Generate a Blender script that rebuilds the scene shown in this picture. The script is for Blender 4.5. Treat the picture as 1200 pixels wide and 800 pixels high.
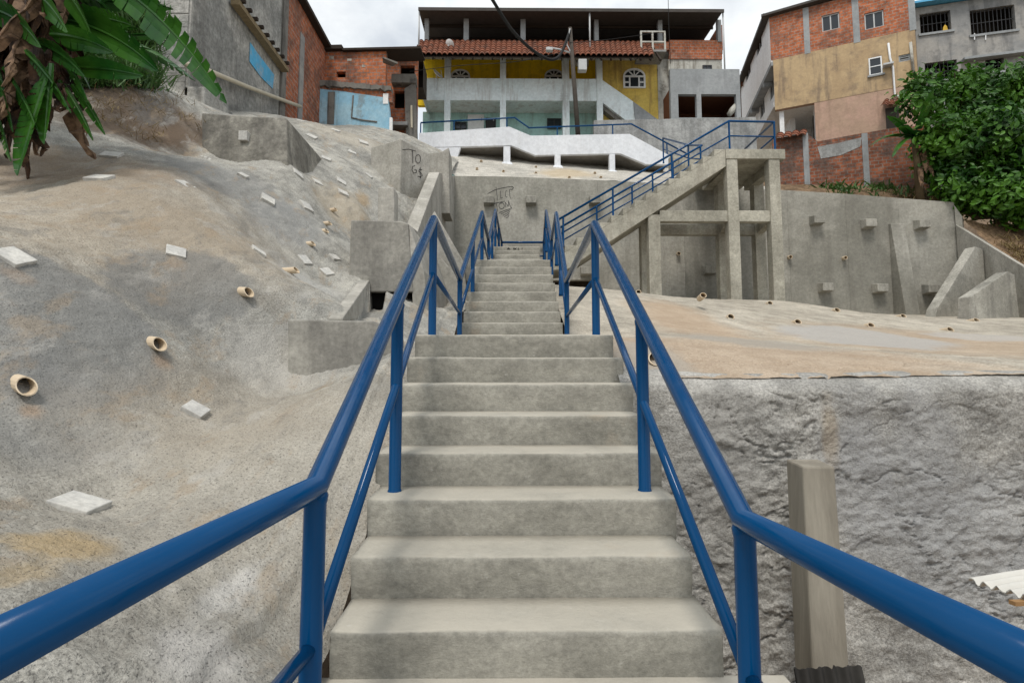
import bpy, bmesh, math, random
import numpy as np
from mathutils import Vector, Matrix, noise as mnoise

random.seed(7)
for o in list(bpy.data.objects):
    bpy.data.objects.remove(o)
scn = bpy.context.scene
col = scn.collection

# ------------------------------------------------------------------ camera, sky, sun, exposure
F, PPY, PITCH, YAW = 659.0, 377.3, math.radians(5.0), 0.0103
CAM = Vector((-0.0657, 0.0, 1.109))
cd = bpy.data.cameras.new('camera')
cam = bpy.data.objects.new('camera', cd)
col.objects.link(cam)
cam.location = CAM
cam.rotation_euler = (math.pi / 2 + PITCH, 0, -YAW)
cd.sensor_width = 36.0
cd.lens = F / 1200 * 36
cd.shift_y = -(400 - PPY) / 1200
cd.clip_start = 0.05
cd.clip_end = 2000
scn.camera = cam

SUN_EL, SUN_AZ = math.radians(60), math.radians(198)     # azimuth from +Y towards +X
w = bpy.data.worlds.new('World')
scn.world = w
w.use_nodes = True
nt = w.node_tree
nt.nodes.clear()
wo = nt.nodes.new('ShaderNodeOutputWorld')
bg = nt.nodes.new('ShaderNodeBackground')
bg.inputs['Strength'].default_value = 0.10
sky = nt.nodes.new('ShaderNodeTexSky')
sky.sky_type = 'NISHITA'
sky.sun_disc = False
sky.sun_elevation = SUN_EL
sky.sun_rotation = SUN_AZ
tc = nt.nodes.new('ShaderNodeTexCoord')
mp = nt.nodes.new('ShaderNodeMapping')
mp.inputs['Scale'].default_value = (1.6, 1.6, 2.6)
mp.inputs['Location'].default_value = (0.63, 0.3, 0.12)
nz = nt.nodes.new('ShaderNodeTexNoise')
nz.inputs['Scale'].default_value = 1.5
nz.inputs['Detail'].default_value = 9
nz.inputs['Roughness'].default_value = 0.55
rp = nt.nodes.new('ShaderNodeValToRGB')
rp.color_ramp.elements[0].position = 0.41
rp.color_ramp.elements[0].color = (0.5, 0.5, 0.5, 1)
rp.color_ramp.elements[1].position = 0.60
rp.color_ramp.elements[1].color = (1, 1, 1, 1)
nz2 = nt.nodes.new('ShaderNodeTexNoise')
nz2.inputs['Scale'].default_value = 3.1
nz2.inputs['Detail'].default_value = 7
cr = nt.nodes.new('ShaderNodeValToRGB')
cr.color_ramp.elements[0].position = 0.3
cr.color_ramp.elements[0].color = (9.3, 9.9, 10.2, 1)
cr.color_ramp.elements[1].position = 0.7
cr.color_ramp.elements[1].color = (10.5, 10.7, 10.7, 1)
mx = nt.nodes.new('ShaderNodeMix')
mx.data_type = 'RGBA'
nt.links.new(tc.outputs['Generated'], mp.inputs['Vector'])
nt.links.new(mp.outputs[0], nz.inputs['Vector'])
nt.links.new(mp.outputs[0], nz2.inputs['Vector'])
nt.links.new(nz.outputs['Fac'], rp.inputs[0])
nt.links.new(nz2.outputs['Fac'], cr.inputs[0])
nt.links.new(rp.outputs[0], mx.inputs['Factor'])
nt.links.new(sky.outputs[0], mx.inputs['A'])
nt.links.new(cr.outputs[0], mx.inputs['B'])
nt.links.new(mx.outputs['Result'], bg.inputs['Color'])
nt.links.new(bg.outputs[0], wo.inputs[0])

sl = bpy.data.lights.new('sun', 'SUN')
sl.energy = 2.1
sl.angle = math.radians(16)
sl.color = (1.0, 0.95, 0.88)
sun = bpy.data.objects.new('sun', sl)
col.objects.link(sun)
sd = Vector((math.sin(SUN_AZ) * math.cos(SUN_EL), math.cos(SUN_AZ) * math.cos(SUN_EL), math.sin(SUN_EL)))
sun.rotation_euler = sd.to_track_quat('Z', 'Y').to_euler()
sun.location = (6, -6, 20)

scn.view_settings.view_transform = 'Standard'
scn.view_settings.look = 'None'
scn.view_settings.exposure = 0.12
scn.view_settings.gamma = 1
scn.view_settings.use_curve_mapping = False
scn.render.engine = 'CYCLES'


def P(px, py, Y):
    """point at world depth Y seen at photo position (px, py)"""
    xc = (px - 600) / F
    yc = (PPY - py) / F
    c, s = math.cos(PITCH), math.sin(PITCH)
    dy, dz = c - yc * s, s + yc * c
    x = xc * math.cos(YAW) + dy * math.sin(YAW)
    y = -xc * math.sin(YAW) + dy * math.cos(YAW)
    k = Y / y
    return Vector((CAM.x + x * k, Y, CAM.z + dz * k))


# ------------------------------------------------------------------ mesh helpers
class MB:
    def __init__(s):
        s.v, s.f = [], []

    def add(s, vs, fs):
        b = len(s.v)
        s.v += [tuple(v) for v in vs]
        s.f += [tuple(i + b for i in f) for f in fs]
        return s

    def box(s, x0, x1, y0, y1, z0, z1):
        return s.hexa([(x0, y0, z0), (x1, y0, z0), (x1, y1, z0), (x0, y1, z0)],
                      [(x0, y0, z1), (x1, y0, z1), (x1, y1, z1), (x0, y1, z1)])

    def hexa(s, lo, hi):
        n = len(lo)
        fs = [tuple(range(n - 1, -1, -1)), tuple(range(n, 2 * n))]
        for i in range(n):
            j = (i + 1) % n
            fs.append((i, j, n + j, n + i))
        return s.add(list(lo) + list(hi), fs)

    def prism(s, poly, vec):
        """polygon swept along vec"""
        vec = Vector(vec)
        poly = [Vector(p) for p in poly]
        nrm = Vector((0, 0, 0))
        for i in range(len(poly)):
            nrm += (poly[i] - poly[0]).cross(poly[(i + 1) % len(poly)] - poly[0])
        if nrm.dot(vec) < 0:
            poly = poly[::-1]
        return s.hexa(poly, [p + vec for p in poly])

    def bar(s, a, b, wd, ht, up=(0, 0, 1)):
        """rectangular bar from a to b"""
        a, b = Vector(a), Vector(b)
        d = (b - a).normalized()
        u = Vector(up)
        if abs(d.dot(u)) > 0.98:
            u = Vector((0, 1, 0))
        sx = d.cross(u).normalized() * wd / 2
        sy = sx.cross(d).normalized() * ht / 2
        q = [-sx - sy, sx - sy, sx + sy, -sx + sy]
        return s.hexa([a + k for k in q], [b + k for k in q])

    def tube(s, path, r, n=12, closed=False, caps=True):
        path = [Vector(p) for p in path]
        rs = r if isinstance(r, (list, tuple)) else [r] * len(path)
        b = len(s.v)
        prev = None
        for i, p in enumerate(path):
            if i == 0:
                t = path[1] - path[0]
            elif i == len(path) - 1:
                t = path[-1] - path[-2]
            else:
                t = (path[i + 1] - p).normalized() + (p - path[i - 1]).normalized()
            t.normalize()
            if prev is None:
                a = Vector((0, 0, 1)) if abs(t.z) < 0.9 else Vector((0, 1, 0))
            else:
                a = prev
            u = (a - t * a.dot(t)).normalized()
            prev = u
            v = t.cross(u)
            k = 1.0
            for j in range(n):
                an = 2 * math.pi * j / n
                s.v.append(tuple(p + (u * math.cos(an) + v * math.sin(an)) * rs[i]))
        m = len(path)
        for i in range(m - 1):
            for j in range(n):
                k = (j + 1) % n
                s.f.append((b + i * n + j, b + i * n + k, b + (i + 1) * n + k, b + (i + 1) * n + j))
        if caps:
            s.f.append(tuple(b + j for j in range(n - 1, -1, -1)))
            s.f.append(tuple(b + (m - 1) * n + j for j in range(n)))
        return s

    def pipe(s, a, b, ro, ri, n=16, cut=0):
        """hollow open pipe from a (buried end) to b (mouth)"""
        a, b = Vector(a), Vector(b)
        t = (b - a).normalized()
        u = t.orthogonal().normalized()
        v = t.cross(u)
        k = len(s.v)
        dn = Vector((0, 0, -1)); dn = (dn - t * dn.dot(t)).normalized()
        for (c, r) in ((a, ro), (b, ro), (b, ri), (a, ri)):
            for j in range(n):
                an = 2 * math.pi * j / n
                w = u * math.cos(an) + v * math.sin(an)
                s.v.append(tuple(c + w * r + (t * cut * w.dot(dn) if c is b else t * 0)))
        for i in range(3):
            for j in range(n):
                q = (j + 1) % n
                s.f.append((k + i * n + j, k + i * n + q, k + (i + 1) * n + q, k + (i + 1) * n + j))
        s.f.append(tuple(k + 3 * n + j for j in range(n)))
        return s

    def grid(s, pts):
        """pts[i][j] rows of points"""
        b = len(s.v)
        n, m = len(pts), len(pts[0])
        for r in pts:
            s.v += [tuple(p) for p in r]
        for i in range(n - 1):
            for j in range(m - 1):
                s.f.append((b + i * m + j, b + i * m + j + 1, b + (i + 1) * m + j + 1, b + (i + 1) * m + j))
        return s


MAT = {}


def setp(o, label=None, cat=None, group=None, kind=None):
    if label: o['label'] = label
    if cat: o['category'] = cat
    if group: o['group'] = group
    if kind: o['kind'] = kind
    return o


def adopt(o, parent):
    o.parent = parent
    o.matrix_parent_inverse = MW(parent).inverted()


def MW(o):
    """world matrix without a depsgraph update"""
    m = o.matrix_basis.copy()
    if o.parent:
        m = MW(o.parent) @ o.matrix_parent_inverse @ m
    return m


def obj(name, mb, mat, parent=None, smooth=False, bevel=0, label=None, cat=None, group=None, kind=None, seg=2):
    vs = np.array(mb.v, dtype=np.float64)
    lo, hi = vs.min(0), vs.max(0)
    o0 = np.array([(lo[0] + hi[0]) / 2, (lo[1] + hi[1]) / 2, lo[2]])
    me = bpy.data.meshes.new(name)
    me.from_pydata((vs - o0).tolist(), [], mb.f)
    me.update()
    if smooth:
        me.polygons.foreach_set('use_smooth', [True] * len(me.polygons))
    me.materials.append(MAT[mat] if isinstance(mat, str) else mat)
    o = bpy.data.objects.new(name, me)
    o.location = o0
    col.objects.link(o)
    if bevel:
        m = o.modifiers.new('bevel', 'BEVEL')
        m.width = bevel
        m.segments = seg
        m.limit_method = 'ANGLE'
        m.angle_limit = math.radians(40)
    if parent is not None:
        adopt(o, parent)
    return setp(o, label, cat, group, kind)


def thing(name, label, cat, loc, group=None):
    e = bpy.data.objects.new(name, None)
    e.empty_display_size = 0.2
    e.location = loc
    col.objects.link(e)
    return setp(e, label, cat, group)


def copy_to(src, parent, loc, rot=None):
    c = src.copy()
    col.objects.link(c)
    c.parent = None
    c.matrix_parent_inverse = Matrix()
    c.location = loc
    if rot is not None:
        c.rotation_euler = rot
    if parent is not None:
        adopt(c, parent)
    return c


def fbm(p, sc, oct=4, off=(0, 0, 0)):
    return mnoise.fractal(Vector((p[0] * sc + off[0], p[1] * sc + off[1], p[2] * sc + off[2])), 0.9, 2.1, oct)


def rough(mb, amp, sc, cut=None, oct=4, seed=0):
    """nudge every vertex by fractal noise along all axes"""
    out = []
    for v in mb.v:
        q = Vector((v[0] * sc + seed, v[1] * sc, v[2] * sc))
        n = Vector((mnoise.fractal(q, 0.9, 2.0, oct), mnoise.fractal(q + Vector((19, 3, 7)), 0.9, 2.0, oct),
                    mnoise.fractal(q + Vector((5, 31, 11)), 0.9, 2.0, oct)))
        out.append((v[0] + n.x * amp, v[1] + n.y * amp, v[2] + n.z * amp))
    mb.v = out
    return mb


# ------------------------------------------------------------------ materials
class NT:
    def __init__(s, name):
        m = bpy.data.materials.new(name)
        m.use_nodes = True
        s.m = m
        s.t = m.node_tree
        s.b = s.t.nodes['Principled BSDF']
        s.geo = s.t.nodes.new('ShaderNodeNewGeometry')
        MAT[name] = m

    def n(s, t, **kw):
        nd = s.t.nodes.new(t)
        for k, v in kw.items():
            setattr(nd, k, v)
        return nd

    def l(s, a, b):
        s.t.links.new(a, b)

    def pos(s, sc=(1, 1, 1), loc=(0, 0, 0)):
        m = s.n('ShaderNodeMapping')
        m.inputs['Scale'].default_value = sc
        m.inputs['Location'].default_value = loc
        s.l(s.geo.outputs['Position'], m.inputs['Vector'])
        return m.outputs[0]

    def noise(s, scale, detail=6, rough=.6, sc=(1, 1, 1), loc=(0, 0, 0), dist=0):
        t = s.n('ShaderNodeTexNoise')
        t.inputs['Scale'].default_value = scale
        t.inputs['Detail'].default_value = detail
        t.inputs['Roughness'].default_value = rough
        t.inputs['Distortion'].default_value = dist
        s.l(s.pos(sc, loc), t.inputs['Vector'])
        return t.outputs['Fac']

    def ramp(s, fac, p0, p1, c0=0.0, c1=1.0):
        r = s.n('ShaderNodeMapRange')
        r.interpolation_type = 'SMOOTHSTEP'
        r.inputs['From Min'].default_value = p0
        r.inputs['From Max'].default_value = p1
        r.inputs['To Min'].default_value = c0
        r.inputs['To Max'].default_value = c1
        s.l(fac, r.inputs['Value'])
        return r.outputs[0]

    def math(s, op, a, b=None, clamp=False):
        m = s.n('ShaderNodeMath', operation=op)
        m.use_clamp = clamp
        for i, x in enumerate((a, b)):
            if x is None: continue
            if isinstance(x, (int, float)):
                m.inputs[i].default_value = x
            else:
                s.l(x, m.inputs[i])
        return m.outputs[0]

    def mix(s, fac, a, b, mode='MIX'):
        m = s.n('ShaderNodeMix', data_type='RGBA', blend_type=mode)
        for key, x in (('Factor', fac), ('A', a), ('B', b)):
            if isinstance(x, (int, float)):
                m.inputs[key].default_value = x
            elif isinstance(x, tuple):
                m.inputs[key].default_value = (*x, 1)
            else:
                s.l(x, m.inputs[key])
        return m.outputs['Result']

    def patch(s, c, r, soft=.5, wob=.5, wsc=1.2):
        """0..1 blob round world point c with radii r and a ragged edge"""
        v = s.n('ShaderNodeVectorMath', operation='SUBTRACT')
        s.l(s.geo.outputs['Position'], v.inputs[0])
        v.inputs[1].default_value = c
        d = s.n('ShaderNodeVectorMath', operation='DIVIDE')
        s.l(v.outputs[0], d.inputs[0])
        d.inputs[1].default_value = r
        ln = s.n('ShaderNodeVectorMath', operation='LENGTH')
        s.l(d.outputs[0], ln.inputs[0])
        nn = s.noise(wsc, 4, .66)
        t = s.math('ADD', ln.outputs['Value'], s.math('MULTIPLY', s.math('SUBTRACT', nn, .5), wob * 2))
        return s.ramp(t, 1 - soft / 2, 1 + soft / 2, 1, 0)

    def finish(s, colr, rough=.85, bump=None, spec=.3, metal=0):
        if isinstance(colr, tuple):
            s.b.inputs['Base Color'].default_value = (*colr, 1)
        else:
            s.l(colr, s.b.inputs['Base Color'])
        if isinstance(rough, (int, float)):
            s.b.inputs['Roughness'].default_value = rough
        else:
            s.l(rough, s.b.inputs['Roughness'])
        s.b.inputs['Specular IOR Level'].default_value = spec
        s.b.inputs['Metallic'].default_value = metal
        last = None
        for (h, dist, st) in (bump or []):
            b = s.n('ShaderNodeBump')
            b.inputs['Distance'].default_value = dist
            b.inputs['Strength'].default_value = st
            s.l(h, b.inputs['Height'])
            if last is not None:
                s.l(last, b.inputs['Normal'])
            last = b.outputs[0]
        if last is not None:
            s.l(last, s.b.inputs['Normal'])
        return s.m


def concrete(name, c1, c2, scale=1.2, fine=25, streak=0.0, streak_col=(.06, .055, .05), rough=.9, bump=.006, bsc=60,
             contrast=.16, patches=(), speck=0.0, drip=0.0, wall=0.0, pit=0.0):
    n = NT(name)
    c = n.mix(n.ramp(n.noise(scale, 8, .62), .40, .60), c1, c2)
    f = n.ramp(n.noise(fine, 6, .75), .3, .7)
    c = n.mix(1.0, c, n.mix(f, (1 - contrast * 1.5,) * 3, (1 + contrast * 1.5,) * 3), 'MULTIPLY')
    md = n.ramp(n.noise(scale * 4.3, 7, .68, loc=(4, 7, 2)), .3, .7)
    c = n.mix(1.0, c, n.mix(md, (1 - contrast * 1.0,) * 3, (1 + contrast * 1.0,) * 3), 'MULTIPLY')
    for (ctr, r, pc, soft, wob, wsc, amt) in patches:
        c = n.mix(n.math('MULTIPLY', n.patch(ctr, r, soft, wob, wsc), amt), c, pc)
    if streak:
        st = n.ramp(n.noise(2.6, 6, .65, sc=(1, 1, .09)), .46, .64, 0, streak)
        c = n.mix(st, c, streak_col)
    if drip:
        for (lc, dc) in (((0, 0, 0), (.46, .44, .40)), ((7, 3, 1), (.36, .27, .175)), ((2, 9, 4), (.19, .185, .17))):
            c = n.mix(n.ramp(n.noise(3.4, 5, .68, sc=(1.3, .5, .28), loc=lc), .54, .66, 0, drip), c, dc)
    if speck:
        sp = n.ramp(n.noise(95, 4, .6, sc=(1, 1, 1.6)), .56, .66, 0, speck)
        c = n.mix(sp, c, (.03, .03, .03))
    bl = [(n.noise(bsc, 5, .7), bump, .8)]
    if wall:
        bl.append((n.noise(bsc / 7, 6, .65), wall, .8))
    if pit:
        bl.append((n.ramp(n.noise(bsc * .35, 4, .6), .62, .75, 1, 0), pit, .7))
    n.finish(c, rough, bl, .25)


def plaster(name, c, dirt=(.12, .11, .09), amt=.5, streak=.5, rough=.8, c2=None, scale=.8):
    n = NT(name)
    k = n.mix(n.ramp(n.noise(scale, 8, .65), .42, .6), c, c2 or tuple(x * .86 for x in c))
    k = n.mix(n.ramp(n.noise(1.9, 9, .7, loc=(3, 1, 5)), .49, .66, 0, amt), k, dirt)
    k = n.mix(n.ramp(n.noise(3.0, 7, .7, sc=(1, 1, .1)), .50, .64, 0, streak), k, dirt)
    k = n.mix(1.0, k, n.mix(n.ramp(n.noise(9, 7, .72), .3, .7), (.90,) * 3, (1.09,) * 3), 'MULTIPLY')
    n.finish(k, rough, [(n.noise(30, 5, .7), .006, .6)], .25)


def brick(name, ang, c1, c2, mortar, bw=.21, bh=.125, dirt=.5, offs=0.0, d0=.46):
    n = NT(name)
    sp = n.n('ShaderNodeSeparateXYZ')
    n.l(n.geo.outputs['Position'], sp.inputs[0])
    u = n.math('ADD', n.math('MULTIPLY', sp.outputs['X'], math.cos(ang)), n.math('MULTIPLY', sp.outputs['Y'], math.sin(ang)))
    cb = n.n('ShaderNodeCombineXYZ')
    n.l(u, cb.inputs['X'])
    n.l(n.math('ADD', sp.outputs['Z'], offs), cb.inputs['Y'])
    wv = n.n('ShaderNodeVectorMath', operation='ADD')
    nn = n.n('ShaderNodeTexNoise')
    nn.inputs['Scale'].default_value = 3
    n.l(n.geo.outputs['Position'], nn.inputs['Vector'])
    sc = n.n('ShaderNodeVectorMath', operation='SCALE')
    n.l(nn.outputs['Color'], sc.inputs[0])
    sc.inputs['Scale'].default_value = .05
    n.l(cb.outputs[0], wv.inputs[0])
    n.l(sc.outputs[0], wv.inputs[1])
    bt = n.n('ShaderNodeTexBrick')
    bt.inputs['Scale'].default_value = 1
    bt.inputs['Brick Width'].default_value = bw
    bt.inputs['Row Height'].default_value = bh
    bt.inputs['Mortar Size'].default_value = .014
    bt.inputs['Mortar Smooth'].default_value = .3
    bt.inputs['Bias'].default_value = -.1
    bt.inputs['Color1'].default_value = (*c1, 1)
    bt.inputs['Color2'].default_value = (*c2, 1)
    bt.inputs['Mortar'].default_value = (*mortar, 1)
    n.l(wv.outputs[0], bt.inputs['Vector'])
    c = n.mix(n.ramp(n.noise(1.1, 8, .7),   d0, d0 + .16, 0, dirt), bt.outputs['Color'], (.09, .07, .06))
    c = n.mix(1.0, c, n.mix(n.ramp(n.noise(6, 7, .75), .3, .7), (.62,) * 3, (1.32,) * 3), 'MULTIPLY')
    c = n.mix(n.ramp(n.noise(2.3, 7, .7, loc=(8, 2, 1)), .60, .68, 0, .35), c, (.36, .28, .22))
    n.finish(c, .9, [(bt.outputs['Fac'], .03, -1.0), (n.noise(40, 4, .6), .006, .5)], .2)


def plain(name, c, rough=.6, spec=.4, metal=0, var=.12, vs=6, bump=0, coat=0):
    n = NT(name)
    k = n.mix(n.noise(vs, 6, .65), tuple(x * (1 - var * 2) for x in c), tuple(min(1, x * (1 + var * 2)) for x in c))
    n.finish(k, rough, [(n.noise(vs * 8, 4, .6), bump, .6)] if bump else None, spec, metal)
    if coat:
        n.b.inputs['Coat Weight'].default_value = coat
        n.b.inputs['Coat Roughness'].default_value = .12


# steps: floated cement, lighter dusty worn treads have sky light painted into their colour
n = NT('step_cement')
c = n.mix(n.ramp(n.noise(2.2, 8, .62, sc=(.9, 1, 1.3)), .3, .7), (.25, .24, .205), (.345, .33, .285))
c = n.mix(1.0, c, n.mix(n.ramp(n.noise(30, 7, .75), .3, .7), (.80,) * 3, (1.18,) * 3), 'MULTIPLY')
c = n.mix(1.0, c, n.mix(n.ramp(n.noise(5, 8, .7, sc=(.75, 1, 1.4)), .3, .7), (.82,) * 3, (1.16,) * 3), 'MULTIPLY')
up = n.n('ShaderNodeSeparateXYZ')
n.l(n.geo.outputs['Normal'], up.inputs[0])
dust_skylight = n.math('MULTIPLY', n.ramp(up.outputs['Z'], .5, .95), n.ramp(n.noise(3, 7, .65), .25, .65, .45, .95))
c = n.mix(dust_skylight, c, (.43, .40, .335))
c = n.mix(n.ramp(n.geo.outputs['Pointiness'], .53, .60, 0, .55), c, (.50, .47, .41))
c = n.mix(n.ramp(n.noise(1.7, 6, .6, loc=(9, 4, 0)), .62, .8, 0, .35), c, (.42, .29, .17))
c = n.mix(n.ramp(n.noise(24, 4, .6, loc=(2, 2, 2)), .66, .74, 0, .35), c, (.52, .5, .46))
n.finish(c, .88, [(n.noise(26, 6, .7, sc=(.8, 1, 1.1)), .008, .7), (n.noise(110, 4, .6), .003, .6)], .25)

n = NT('blue_paint')
c = n.mix(n.noise(5, 7, .65), (.0004, .043, .130), (.0006, .056, .168))
c = n.mix(n.ramp(n.noise(70, 5, .6), .70, .76, 0, .25), c, (.06, .12, .26))
c = n.mix(n.ramp(n.noise(9, 6, .7, loc=(1, 5, 3)), .66, .78, 0, .12), c, (.05, .09, .12))
n.finish(c, n.ramp(n.noise(14, 6, .6), .3, .7, .10, .20), [(n.noise(14, 4, .5), .0006, .3)], .20)
n.b.inputs['Coat Weight'].default_value = .0
n.b.inputs['Coat Roughness'].default_value = .18

# ------------------------------------------------------------------ terrain
class TPS:
    def __init__(s, pts, lam=1e-3):
        a = np.array(pts, float)
        s.xy = a[:, :2]
        n = len(a)
        K = s.k(np.linalg.norm(s.xy[:, None] - s.xy[None], axis=2)) + lam * np.eye(n)
        Pm = np.hstack([np.ones((n, 1)), s.xy])
        A = np.zeros((n + 3, n + 3))
        A[:n, :n] = K; A[:n, n:] = Pm; A[n:, :n] = Pm.T
        s.w = np.linalg.solve(A, np.concatenate([a[:, 2], np.zeros(3)]))

    @staticmethod
    def k(r):
        return np.where(r > 1e-9, r * r * np.log(np.maximum(r, 1e-9)), 0)

    def __call__(s, X, Y):
        X = np.asarray(X, float); Y = np.asarray(Y, float)
        sh = X.shape
        q = np.stack([X.ravel(), Y.ravel()], 1)
        out = np.empty(len(q))
        for i in range(0, len(q), 20000):
            r = np.linalg.norm(q[i:i + 20000, None] - s.xy[None], axis=2)
            out[i:i + 20000] = s.k(r) @ s.w[:-3] + s.w[-3] + q[i:i + 20000] @ s.w[-2:]
        return out.reshape(sh)


def zc(px, py, d):
    p = P(px, py, d)
    return (p.x, p.y, p.z)


R_, T_, D1 = .172, .28, 2.13
left_pts = [zc(*a) for a in [
    (0, 800, 1.3), (150, 800, 1.5), (330, 800, 1.75), (92, 593, 2.35), (0, 593, 2.05), (228, 482, 3.5), (300, 600, 2.5),
    (37, 455, 2.8), (188, 405, 3.7), (120, 500, 2.9), (290, 345, 4.8), (20, 303, 3.35), (0, 230, 5.0), (118, 210, 5.3), (100, 310, 3.8),
    (207, 296, 4.7), (218, 217, 6.1), (303, 295, 6.0), (240, 188, 7.6), (315, 234, 7.5), (335, 440, 4.6), (250, 420, 4.2), (400, 372, 5.1),
    (430, 331, 7.2), (355, 240, 8.3), (343, 318, 6.3), (385, 335, 7.0), (398, 290, 8.2), (398, 255, 9.4), (365, 205, 10.0),
    (335, 191, 9.0), (290, 190, 8.9), (240, 187, 8.8), (180, 178, 8.0), (345, 142, 13.2), (440, 170, 14.3), (455, 152, 19), (356, 146, 19),
    (400, 180, 12.6), (430, 215, 11.4), (428, 250, 10.0), (150, 165, 7.5), (165, 95, 9.0), (60, 190, 6.3), (0, 185, 6.0), (80, 90, 8.6),
    (0, 60, 9.0), (250, 131, 12.2), (380, 150, 15.5)]]
left_pts += [(-.72, 1.2, 0.0), (-.72, 2.1, .10), (-.72, 2.9, .50), (-.72, 3.6, .92), (-.72, 4.2, 1.24), (-.72, 5.4, 1.36), (-.72, 6.6, 1.42),
             (-.72, 8.0, 1.95), (-.72, 9.6, 2.35), (-1.3, 5.2, 1.42), (-1.35, 6.6, 1.66), (-1.3, 8.0, 2.05), (-1.5, 9.5, 2.3), (-1.1, 3.6, .98),
             (-1.2, .4, .15), (-3, .2, .9), (-6, .5, 2.2), (-6, 3, 2.6), (-9, 3, 4.0), (-9.5, 9, 7.0), (-9.5, 14, 8.8), (-9, 19, 10.0), (-2.3, 10.5, 3.4),
             (-2.2, 13, 5.2), (-2.0, 16, 6.8), (-2.2, 19, 8.6)]
TL = TPS(left_pts, 2e-3)

right_pts = [zc(*a) for a in [(800, 444, 3.8), (1000, 443, 3.8), (1200, 441, 3.75), (720, 396, 5.0), (735, 341, 12.2), (765, 346, 13.2), (920, 353, 13.6),
                              (1000, 365, 13.9), (1100, 371, 14.0), (1195, 373, 12.5), (1000, 402, 7.6), (860, 393, 7.6), (1180, 408, 7.4), (760, 395, 6.5), (1100, 385, 10.5)]]
right_pts += [(.74, 4.2, 1.22), (.74, 6.5, 1.4), (.74, 8.5, 2.1), (.74, 11, 2.75), (6.5, 3.8, 1.0), (10, 5, 1.2), (10, 12, 2.2), (12, 15, 2.6), (4, 17, 3.1), (.8, 16.5, 3.6), (8, 17, 3.0)]
TR = TPS(right_pts, 2e-3)


def hit(fn, px, py, a=.6, b=22.):
    last = None
    d = a
    while d < b:
        p = P(px, py, d)
        g = float(fn(np.array([p.x]), np.array([p.y]))[0])
        if p.z < g and last is not None:
            lo, hi = last, d
            for _ in range(18):
                m = (lo + hi) / 2
                p = P(px, py, m)
                g = float(fn(np.array([p.x]), np.array([p.y]))[0])
                if p.z < g: hi = m
                else: lo = m
            return P(px, py, hi)
        if p.z >= g: last = d
        d *= 1.015
    return P(px, py, 10)


def normal(fn, p, e=.12):
    X = np.array([p.x + e, p.x - e, p.x, p.x]); Y = np.array([p.y, p.y, p.y + e, p.y - e])
    z = fn(X, Y)
    return Vector((-(z[0] - z[1]) / (2 * e), -(z[2] - z[3]) / (2 * e), 1)).normalized()


def terrain_mesh(fn, xs, ys, keep, disp, dig=None):
    X, Y = np.meshgrid(xs, ys)
    Z = fn(X, Y)
    if dig is not None:
        Z = dig(X, Y, Z)
    n, m = X.shape
    mb = MB()
    for i in range(n):
        for j in range(m):
            x, y, z = X[i, j], Y[i, j], Z[i, j]
            mb.v.append((x, y, z + disp(x, y, z)))
    cx = (X[:-1, :-1] + X[1:, 1:]) / 2
    cy = (Y[:-1, :-1] + Y[1:, 1:]) / 2
    K = keep(cx, cy)
    for i in range(n - 1):
        for j in range(m - 1):
            if K[i, j]:
                mb.f.append((i * m + j, i * m + j + 1, (i + 1) * m + j + 1, (i + 1) * m + j))
    return mb


def pc(px, py, fn=TL):
    p = hit(fn, px, py)
    return (p.x, p.y, p.z)


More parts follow.
